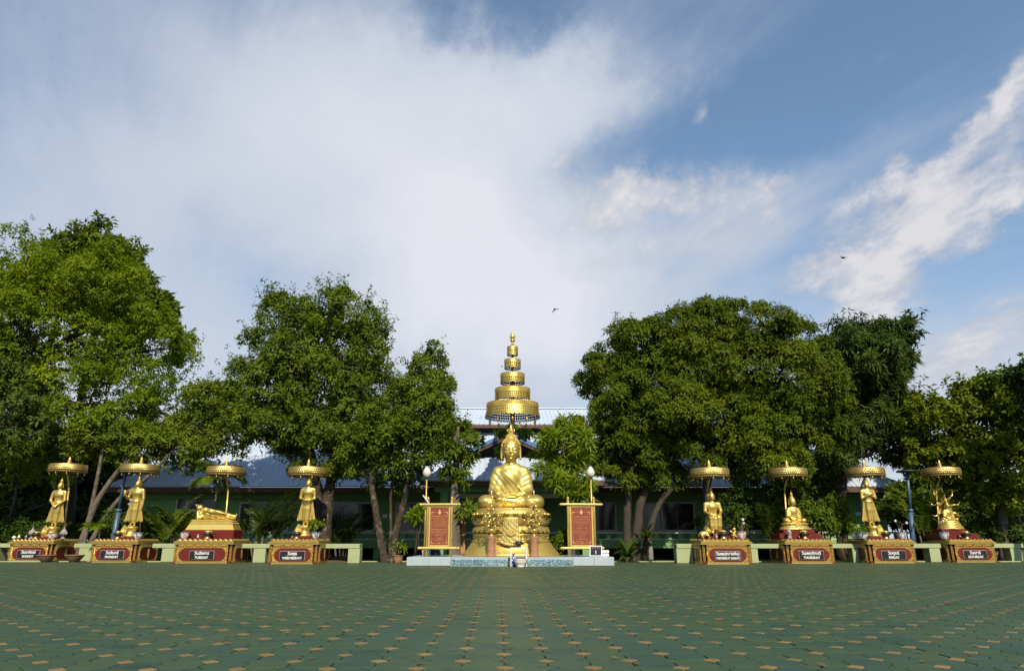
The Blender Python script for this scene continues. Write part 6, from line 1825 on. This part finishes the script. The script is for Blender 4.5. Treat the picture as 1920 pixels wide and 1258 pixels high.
def seated_on_rock():
    x, Y = at('WEDNESDAY (NIGHT)', 1340, .85)
    t = thing('buddha_statue', 'golden Buddha seated on a rock with legs down, WEDNESDAY (NIGHT) shrine', 'statue', (x, Y, TOP))
    mb = MB(); mb.box((0, .02, .05), (1.16, .72, .10), bev=.01); mb.box((-.08, .05, .12), (.86, .52, .07), bev=.01); mb.build('plinth', M['lacquer'], t)
    s = Sculpt((-.55, -.48, -.02), (.55, .40, 1.78), .016); k = .03
    # rock seat
    s.cap((-.08, .12, .0), (-.06, .12, .52), .27, .22, .05); s.ell((-.2, .05, .15), (.2, .25, .18), .06)
    # legs hanging, robe to shin
    for sx in (-1, 1):
        s.chain([(sx * .11, .06, .62), (sx * .14, -.22, .60), (sx * .13, -.25, .30), (sx * .12, -.26, .10)], [.13, .115, .09, .055], .03)
        s.cap((sx * .13, -.25, .03), (sx * .15, -.38, .025), .045, .035, .015)
    s.func((-.26, -.36, .12), (.26, -.1, .62), lambda X, Y, Z: np.maximum(np.maximum(np.abs(X) - .20, np.abs(Y + .23) - .06), np.maximum(.16 - Z, Z - .6)), .04)
    s.chain([(0, .06, .62), (0, .05, .85), (0, .04, 1.02)], [.17, .165, .18], .04, .72)
    s.ell((0, .02, 1.00), (.225, .13, .14), .05); s.cap((-.19, .04, 1.12), (.19, .04, 1.12), .075, .075, .05)
    s.cap((0, .03, 1.12), (0, .02, 1.26), .065, .06, .03)
    s.chain([(-.25, .04, 1.11), (-.29, .0, .84), (-.17, -.26, .70)], [.08, .068, .045], .025); s.ell((-.15, -.31, .685), (.045, .06, .03), .012)
    s.chain([(.25, .04, 1.11), (.30, .0, .84), (.20, -.24, .70)], [.08, .068, .045], .025); s.ell((.18, -.29, .69), (.045, .06, .03), .012)
    s.bump((-.24, -.4, .15), (.24, -.1, .62), lambda X, Y, Z: -.008 * np.cos(X * 60)); 
    head_sdf(s, (0, .01, 1.375), .112, True, .011)
    link_mesh('figure', s.mesh('figure'), M['gold'], t, (0, 0, .15))
    finial_flame(t, (0, .03, .15 + 1.58), .19, .028, 'gold')
    # elephant
    xe, _ = at('WEDNESDAY (NIGHT)', 1322, .5)
    e = thing('elephant_figure', 'small golden kneeling elephant left of the WEDNESDAY (NIGHT) Buddha', 'figurine', (xe, Y - .42, TOP))
    s = Sculpt((-.32, -.2, -.01), (.42, .2, .46), .011)
    s.ell((-.05, 0, .16), (.20, .12, .12), .03); s.ell((.14, 0, .24), (.095, .09, .10), .03)
    for sx in (-1, 1):
        s.ell((.10, sx * .10, .25), (.06, .02, .08), .01); s.cap((.06, sx * .08, .12), (.12, sx * .08, .02), .045, .04, .02); s.cap((-.16, sx * .08, .12), (-.12, sx * .09, .02), .05, .04, .02)
        s.cap((.20, sx * .045, .20), (.27, sx * .05, .22), .012, .006, .006)
    s.chain([(.21, 0, .24), (.27, 0, .20), (.30, 0, .28), (.28, 0, .40)], [.045, .036, .028, .018], .015); s.cap((-.24, 0, .2), (-.28, 0, .06), .012, .01, .01)
    link_mesh('figure', s.mesh('figure'), M['gold'], e)
    xm, _ = at('WEDNESDAY (NIGHT)', 1378, .5)
    m = thing('monkey_figure', 'small golden monkey offering a honeycomb, WEDNESDAY (NIGHT) shrine', 'figurine', (xm, Y - .42, TOP))
    s = Sculpt((-.25, -.2, -.01), (.22, .2, .48), .011)
    s.cap((0, .03, .08), (-.02, 0, .22), .085, .075, .03); s.ell((-.04, -.02, .335), (.062, .062, .068), .015); s.ell((-.09, -.03, .32), (.035, .035, .03), .015)
    for sx in (-1, 1):
        s.chain([(-.03, sx * .07, .25), (-.09, sx * .08, .18), (-.16, sx * .04, .24)], [.03, .026, .02], .012); s.chain([(0, sx * .07, .06), (-.10, sx * .09, .12), (-.12, sx * .09, .01)], [.05, .038, .026], .015); s.ell((-.03, sx * .065, .35), (.02, .01, .024), .006)
    s.chain([(.06, .03, .04), (.14, .04, .06), (.15, .03, .22)], [.02, .016, .01], .01); s.ell((-.18, 0, .26), (.05, .05, .035), .01)
    link_mesh('figure', s.mesh('figure'), M['gold'], m)
seated_on_rock()

def thursday():
    x, Y = at('THURSDAY', 1492, .90)
    t = thing('buddha_statue', 'golden Buddha meditating cross-legged on a bright base, THURSDAY shrine', 'statue', (x, Y, TOP))
    mb = MB(); mb.box((0, .05, .10), (1.62, 1.0, .20), bev=.012); mb.box((0, .05, .265), (1.22, .82, .13), bev=.012); mb.build('plinth', M['lacquer'], t)
    b = MB(); b.lathe([(.62, .33), (.62, .37), (.56, .42), (.50, .45), (.47, .49), (.49, .53), (.50, .57), (.46, .60)], 40, sy=.62)
    lotus_ring(b, .50, .44, 22, .09, .13, True, .62, .06); lotus_ring(b, .46, .49, 22, .09, .12, False, .62, .05)
    b.build('seat', M['gold_bright'], t)
    ap = MB(); ap.prism([(-.11, .36), (.11, .36), (.13, .46), (.10, .58), (-.10, .58), (-.13, .46)], -.36, -.30); ap.build('seat_cloth', M['gold_bright'], t)
    f = .375; s = Sculpt((-.5, -.38, -.02), (.5, .28, 1.12), .0105); seated_sdf(s, f, True)
    link_mesh('figure', s.mesh('figure'), M['gold'], t, (0, 0, .60)); finial_flame(t, (0, .012, .60 + 2.70 * f), .20, .030, 'gold')
thursday()

def saturday():
    x, Y = at('SATURDAY', 1784, .95)
    t = thing('buddha_statue', 'golden Buddha sheltered by a spiky seven-headed serpent, SATURDAY shrine', 'statue', (x, Y, TOP))
    mb = MB(); mb.box((0, .05, .10), (1.62, 1.0, .20), bev=.012); mb.box((-.05, .05, .275), (1.05, .76, .15), bev=.012); mb.build('plinth', M['lacquer'], t)
    co = MB()
    for k in range(4):
        r = .46 - .05 * k; z = .40 + .085 * k; pts = [(r * math.cos(2 * math.pi * i / 32), r * .72 * math.sin(2 * math.pi * i / 32), z + .012 * math.sin(i * 1.2 + k)) for i in range(33)]
        co.tube(pts, .062, 8, caps=False)
    co.lathe([(.44, .35), (.42, .5), (.34, .64), (.30, .68)], 24, sy=.72)
    co.build('serpent_coils', M['gold_bright'], t)
    f = .29; s = Sculpt((-.40, -.30, -.02), (.40, .22, .88), .0095); seated_sdf(s, f, False)
    link_mesh('figure', s.mesh('figure'), M['gold'], t, (0, -.02, .70)); finial_flame(t, (0, 0, .70 + 2.70 * f), .15, .024, 'gold')
    hood = MB(); vs = []
    cz = 1.22
    outl = [(-.16, .72), (-.26, .95), (-.30, 1.15), (-.27, 1.36), (-.18, 1.56), (0, 1.72), (.18, 1.56), (.27, 1.36), (.30, 1.15), (.26, .95), (.16, .72)]
    hood.prism(outl[::-1], .14, .20); hood.build('serpent_hood', M['gold'], t)
    for k in range(7):
        a = R(90 + (k - 3) * 38); L = .32 if k != 3 else .42
        d = Vector((math.cos(a), 0, math.sin(a))); b = Vector((0, .15, cz)) + Vector((d.x * .25, 0, d.z * .42))
        h = MB(); up = Vector((0, -.25, 0)); cv = Vector((-d.z, 0, d.x)) * (.08 if k >= 3 else -.08)
        h.tube([b - d * .1, b + d * .04 + up * .3, b + d * .12 + up * .5, b + d * .17 + up * .62], [.045, .045, .038, .02], 8)
        h.tube([b + d * .12 + up * .35, b + d * (.12 + L * .5) + up * .3 + cv * .6, b + d * (.12 + L) + up * .2 - cv * .2 + Vector((0, 0, .06))], [.036, .026, .004], 7)
        h.tube([b + d * .14 + up * .62, b + d * .20 + up * .9], [.024, .008], 6)
        h.build('serpent_head', M['gold_bright'], t)
saturday()

# --- offerings on the pedestals
for en, px, dy in (('SUNDAY', 69, .28), ('MONDAY', 222, .28), ('TUESDAY', 390, .22), ('WEDNESDAY', 557, .28), ('WEDNESDAY (NIGHT)', 1356, .24), ('THURSDAY', 1508, .22), ('FRIDAY', 1660, .26), ('SATURDAY', 1811, .24)):
    x, Y = at(en, px, dy); alms_bowl(x, Y, 'black and gold alms bowl standing on the %s pedestal' % en)
for en, px, dy, lab, m, pl, r, h in (
    ('SUNDAY', 100, .30, 'painted flower pot in front of the SUNDAY statue', 'china_red', None, .19, .24), ('MONDAY', 259, .34, 'painted flower pot beside the MONDAY statue', 'china', None, .17, .24),
    ('TUESDAY', 347, .25, 'painted flower pot on the left of the TUESDAY pedestal', 'china_red', None, .16, .24), ('WEDNESDAY', 592, .45, 'painted flower pot with a green plant beside the WEDNESDAY statue', 'china', 'tall', .15, .24),
    ('WEDNESDAY (NIGHT)', 1390, .34, 'painted flower pot with bare twigs on the WEDNESDAY (NIGHT) pedestal', 'china_red', 'twigs', .17, .26),
    ('FRIDAY', 1617, .42, 'painted bowl planter left of the FRIDAY statue', 'china', 'leafy', .20, .24), ('FRIDAY', 1602, .75, 'pale pot behind the bowl planter on the FRIDAY pedestal', 'white_pot', 'leafy', .13, .22), ('FRIDAY', 1690, .40, 'painted flower pot with flowering twigs right of the FRIDAY statue', 'china', 'twigs', .17, .25),
    ('SATURDAY', 1770, .40, 'dark painted flower pot with bare stems on the SATURDAY pedestal', 'china', 'twigs', .17, .26)):
    x, Y = at(en, px, dy); planter(x, Y, lab, m, r, h, pl, TOP, int(px))
for en, px, dy, lab, s in (('SUNDAY', 60, .45, 'pale stone lotus-bud lantern left of the SUNDAY alms bowl', .92), ('SUNDAY', 119, .35, 'pale stone lotus-bud lantern right of the SUNDAY flower pot', .92), ('SUNDAY', 50, .30, 'tiny pale stone ornament on the left of the SUNDAY pedestal', .32)):
    x, Y = at(en, px, dy); stone_lotus(x, Y, lab, TOP, s)
def naga_bust():
    x, Y = at('THURSDAY', 1480, .22)
    t = thing('stone_bust', 'pale stone head bust left of the THURSDAY alms bowl', 'figurine', (x, Y, TOP))
    s = Sculpt((-.16, -.2, -.01), (.16, .16, .46), .01)
    s.cap((0, 0, .02), (0, 0, .12), .08, .06, .03); head_sdf(s, (0, 0, .22), .078, True, .01)
    link_mesh('figure', s.mesh('figure'), M['stone_white'], t)
naga_bust()
def small_jar(en, px, dy, lab, m, r, h):
    x, Y = at(en, px, dy); mb = MB(); mb.lathe([(r * .7, 0), (r, h * .25), (r, h * .55), (r * .5, h * .75), (r * .55, h * .85), (r * .2, h)], 12)
    tag(mb.build('small_jar', M[m], None, (x, Y, TOP)), lab, 'jar')
small_jar('SUNDAY', 37, .25, 'small golden jar at the left end of the SUNDAY pedestal', 'gold_relief', .07, .16)
small_jar('SUNDAY', 28, .25, 'small cream cup left of the golden jar on the SUNDAY pedestal', 'white_pot', .08, .12)
small_jar('TUESDAY', 372, .22, 'small glass candle cup on the TUESDAY pedestal', 'plate_edge', .045, .17)
small_jar('WEDNESDAY', 549, .26, 'small dark cup left of the WEDNESDAY alms bowl', 'plate_edge', .045, .10)
small_jar('WEDNESDAY (NIGHT)', 1343, .22, 'small grey candle cup on the WEDNESDAY (NIGHT) pedestal', 'plate_edge', .04, .15)
small_jar('SATURDAY', 1798, .22, 'small dark jar left of the SATURDAY alms bowl', 'black_pot', .10, .17)
small_jar('THURSDAY', 1497, .20, 'small dark jar left of the THURSDAY alms bowl', 'black_pot', .07, .12)

# --- terracotta bowls at the SUNDAY pedestal
for px, lab in ((86, 'terracotta bowl on the ground in front of the SUNDAY plate'), (139, 'terracotta bowl on the ground at the right corner of the SUNDAY pedestal')):
    Y = PEDS['SUNDAY'][2] - .55; x = P(px, 1050, Y).x; r = .335
    mb = MB(); mb.lathe([(r * .45, 0), (r * .5, .02), (r * .62, .06), (r * .95, .20), (r * 1.0, .245), (r * 1.04, .25), (r * 1.04, .27), (r * .95, .27), (r * .8, .15), (r * .1, .10)], 26)
    t = thing('clay_bowl', lab, 'bowl', (x, Y, 0.0)); mb.build('bowl_body', M['clay_grey'], t)
    rb = MB(); rb.lathe([(r * 1.03, .245), (r * 1.06, .25), (r * 1.06, .275), (r * 1.03, .278), (r * .96, .272)], 26, cap=False); rb.build('rim', M['clay_grey'], t)

# ------------------------------------------------------------------ concrete benches between the shrines
def bench(px0, px1, legs, Y, label):
    a, b = P(px0, 1030, Y).x, P(px1, 1030, Y).x
    zt = .70
    t = thing('concrete_bench', label, 'bench', ((a + b) / 2, Y, 0), group='pale green concrete benches')
    mb = MB(); mb.box((0, .24, zt - .085), (b - a, .52, .17), bev=.012); mb.build('seat_slab', M['concrete_green'], t)
    for l0, l1 in legs:
        x0, x1 = P(l0, 1045, Y).x - (a + b) / 2, P(l1, 1045, Y).x - (a + b) / 2
        q = MB(); q.box(((x0 + x1) / 2, .245, (zt - .172) / 2), (x1 - x0, .49, zt - .172), bev=.01); q.build('leg', M['concrete_green'], t)
bench(-60, 30, [(-20, -4)], 30.6, 'concrete bench at the left edge beside the SUNDAY pedestal')
bench(138, 200, [(146, 178)], 29.9, 'concrete bench between the SUNDAY and MONDAY pedestals')
bench(285, 350, [(302, 345)], 28.8, 'concrete bench between the MONDAY and TUESDAY pedestals')
bench(450, 530, [(474, 497)], 27.9, 'concrete bench between the TUESDAY and WEDNESDAY pedestals')
bench(590, 674, [(652, 674)], 27.2, 'concrete bench at the right of the WEDNESDAY pedestal')
bench(1269, 1330, [(1269, 1300)], 27.2, 'concrete bench at the left of the WEDNESDAY (NIGHT) pedestal')
bench(1395, 1470, [(1405, 1422)], 27.4, 'concrete bench between the WEDNESDAY (NIGHT) and THURSDAY pedestals')
bench(1545, 1620, [(1600, 1620)], 28.0, 'concrete bench between the THURSDAY and FRIDAY pedestals')
bench(1700, 1765, [(1745, 1765)], 28.6, 'concrete bench between the FRIDAY and SATURDAY pedestals')
bench(1860, 1920, [(1897, 1918)], 29.3, 'concrete bench at the right of the SATURDAY pedestal')

# ------------------------------------------------------------------ lamp posts and small yard things
def lamp_post(px, py_top, px_foot, Y, label, kind):
    f = P(px_foot, 1040, Y); tp = P(px, py_top, Y)
    t = thing('street_lamp', label, 'lamp', (f.x, Y, -.04))
    dx, h = tp.x - f.x, tp.z + .04
    zj = (ZH(957, Y) + .04)
    lo = MB(); lo.tube([(0, 0, 0), (dx * zj / h, 0, zj)], [.115, .095], 12); lo.build('post_base', M['pole_blue'], t)
    cl = MB(); cl.lathe([(.12, -.04), (.125, 0), (.12, .05), (.08, .07)], 12, (dx * zj / h, 0, zj)); cl.build('collar', M['pole_blue'], t)
    up = MB(); up.tube([(dx * zj / h, 0, zj), (dx, 0, h)], [.07, .055], 10); up.build('post', M['pole_blue'], t)
    if kind == 'plain':
        d = MB(); d.lathe([(.055, -.02), (.065, .0), (.06, .03), (.01, .05)], 10, (dx, 0, h)); d.build('post_cap', M['pole_blue'], t)
    elif kind == 'disc':
        d = MB(); d.lathe([(.05, -.06), (.10, -.05), (.42, -.02), (.43, .03), (.30, .06), (.05, .09)], 28, (dx, 0, h)); d.build('lamp_head', M['dark_metal'], t)
    else:
        d = MB(); d.lathe([(.05, -.02), (.07, .02), (.06, .05)], 10, (dx, 0, h)); d.build('lamp_neck', M['dark_metal'], t)
        g = MB(); g.lathe([(.06, .05), (.15, .12), (.17, .22), (.12, .33), (.05, .40), (.01, .44)], 16, (dx, 0, h)); g.build('lamp_globe', M['bulb'], t)
lamp_post(239, 868, 207, 29.3, 'blue-grey post with thick base behind the MONDAY shrine', 'plain')
lamp_post(1701, 884, 1713, 29.4, 'blue lamp post with dark disc head between FRIDAY and SATURDAY shrines', 'disc')
def cluster_lamp(px, py, Y, label, offs):
    f = P(px, 1040, Y); t = thing('cluster_lamp', label, 'lamp', (f.x, Y, -.05)); z = ZH(py + 6, Y)
    m = MB(); m.tube([(0, 0, 0), (0, 0, z)], [.06, .04], 8); m.build('post', M['dark_metal'], t)
    for ox, oz in offs:
        r = MB(); r.tube([(0, 0, z - .3), (ox * .6, 0, z - .25), (ox, 0, z + oz)], .018, 6); r.build('arm', M['dark_metal'], t)
        g = MB(); g.lathe([(.05, 0), (.13, .07), (.15, .15), (.11, .26), (.05, .33), (.01, .36)], 14, (ox, 0, z + oz)); g.build('lamp_globe', M['bulb'], t)
cluster_lamp(1886, 838, 31.6, 'black lamp post with three white globes at the right', ((-.18, 0), (.02, .06), (.22, -.04)))
cluster_lamp(1925, 826, 31.2, 'lamp post with white globes cut by the right edge', ((-.12, 0), (.25, .02)))
cluster_lamp(6, 826, 33.4, 'lamp post with white globes at the left edge', ((-.15, 0), (.08, .02)))
def ac_unit():
    p = P(1206, 1045, 32.6)
    t = thing('air_conditioner', 'grey outdoor air conditioner unit beneath the building floor', 'machine', (p.x, 32.6, -.058))
    b = MB(); b.box((0, 0, .33), (.86, .34, .58), bev=.02); b.build('casing', M['ac'], t)
    for sx in (-1, 1): q = MB(); q.box((sx * .3, 0, .02), (.08, .3, .04)); q.build('foot', M['dark_metal'], t)
    g = MB(); g.lathe([(.235, 0), (.235, .012), (.20, .012), (.20, 0)], 28, M=Matrix.Translation((-.14, -.175, .34)) @ Matrix.Rotation(R(90), 4, 'X'), cap=False); g.build('fan_ring', M['ac'], t)
    d = MB(); d.lathe([(.005, 0), (.20, .0)], 24, M=Matrix.Translation((-.14, -.174, .34)) @ Matrix.Rotation(R(90), 4, 'X'), cap=False); d.build('fan_opening', M['black'], t)
    for k in range(4):
        f = MB(); f.box((0, .09, 0), (.07, .15, .006), M=Matrix.Translation((-.14, -.182, .34)) @ Matrix.Rotation(R(90), 4, 'X') @ Matrix.Rotation(R(90 * k), 4, 'Z')); f.build('fan_blade', M['dark_metal'], t)
ac_unit()
def yard_bits():
    p = P(746, 1052, 27.3); planter(p.x, 27.3, 'terracotta pot with a small leafy plant left of the platform', 'clay', .19, .28, 'tall', 0.0, 746)
    # plank
    a, b = P(866, 1033, 28.6), P(866, 965, 28.6)
    mb = MB(); mb.box((0, 0, b.z / 2 + .0), (.26, .04, b.z + .06), bev=.004, taper=.98); o = mb.build('wooden_plank', M['wood'], None, (a.x, 28.6, -.03)); tag(o, 'upright orange-brown wooden plank left of the golden throne', 'plank')
    # soil heap
    rng = np.random.default_rng(8); p = P(645, 1054, 27.9)
    n = 20; vs = []; qs = []
    for j in range(9):
        for i in range(n):
            a = 2 * math.pi * i / n; r = .9 * (1 - j / 8); vs.append((r * math.cos(a) * 1.2 * rng.uniform(.93, 1.07), r * .5 * math.sin(a), .32 * math.sin(j / 8 * math.pi / 2) * rng.uniform(.92, 1.05) - .02))
    for j in range(8):
        for i in range(n): qs.append((j * n + i, j * n + (i + 1) % n, (j + 1) * n + (i + 1) % n, (j + 1) * n + i))
    tag(link_mesh('soil_heap', np_mesh('soil_heap', np.array(vs), qs, None, True), M['soil'], None, (P(628, 1050, 27.9).x, 27.95, -.06)), 'brown heap of soil and dry leaves behind the WEDNESDAY pedestal', 'soil heap')
    # fallen leaves on the paving
    N = 700; T = np.zeros((N, 3)); T[:, 1] = rng.uniform(5, 27.5, N); T[:, 0] = rng.uniform(-1, 1, N) * T[:, 1] * .78; T[:, 2] = .008
    c = P(1400, 1112, 11.6); T[:170, 0] = rng.normal(c.x, .7, 170); T[:170, 1] = rng.normal(11.8, 1.0, 170)
    me = leaves('fallen_leaves', T, np.tile([0, 0, 1.0], (N, 1)), 1, .075, .03, rng, tilt=(80, 92), droop=0.0, fold=.1, spread=0, jit=.05)
    o = link_mesh('fallen_leaves', me, leaf_material('dry_leaf', (.05, .035, .015), (.12, .075, .03), (.28, .20, .07), .05, .7)); tag(o, 'dry fallen leaves scattered over the paving', 'leaves', kind='stuff')
yard_bits()

# ------------------------------------------------------------------ birds
def bird(px, py, Y, span_px, bank, yaw, label, flap=.5):
    p = P(px, py, Y); s = span_px / PM(py, Y)
    t = thing('flying_bird', label, 'bird', p, yaw, group='dark birds in flight'); t.rotation_euler = (R(10), bank, yaw)
    b = MB(); b.tube([(0, .30 * s, 0), (0, .24 * s, 0), (0, .12 * s, 0), (0, -.05 * s, 0), (0, -.16 * s, 0)], [.01 * s, .05 * s, .07 * s, .06 * s, .03 * s], 8)
    b.add([(-.02 * s, -.14 * s, 0), (.02 * s, -.14 * s, 0), (.09 * s, -.36 * s, .01 * s), (0, -.30 * s, .012 * s), (-.09 * s, -.36 * s, .01 * s)], [(0, 1, 2, 3, 4), (4, 3, 2, 1, 0)]); b.build('body', M['bird'], t)
    for sx in (-1, 1):
        w = MB(); pts_u = [(0, .10), (.16, .16), (.34, .12), (.52, -.06), (.34, -.02), (.18, -.06), (0, -.06)]
        top = [(sx * x * s, y * s, flap * (x - x * x * .8) * s + .012 * s) for x, y in pts_u]; bot = [(x, y, z - .02 * s) for x, y, z in top]
        n = 7; w.add(top + bot, [tuple(range(n)), tuple(range(2 * n - 1, n - 1, -1))] + [(i, (i + 1) % n, n + (i + 1) % n, n + i)[::-1] for i in range(n)]); w.build('wing', M['bird'], t)
bird(1040, 580, 33, 15, R(25), R(160), 'dark bird gliding above the golden umbrella spire', -.9)
bird(1581, 484, 34, 19, R(-30), R(100), 'dark bird with swept wings in the blue sky at right', .5)
bird(840, 645, 30, 8, R(10), R(60), 'small dark bird left of the golden spire above the trees', .3)
bird(941, 687, 27, 6, R(60), R(80), 'tiny dark bird right beside the golden umbrella tiers', .8)
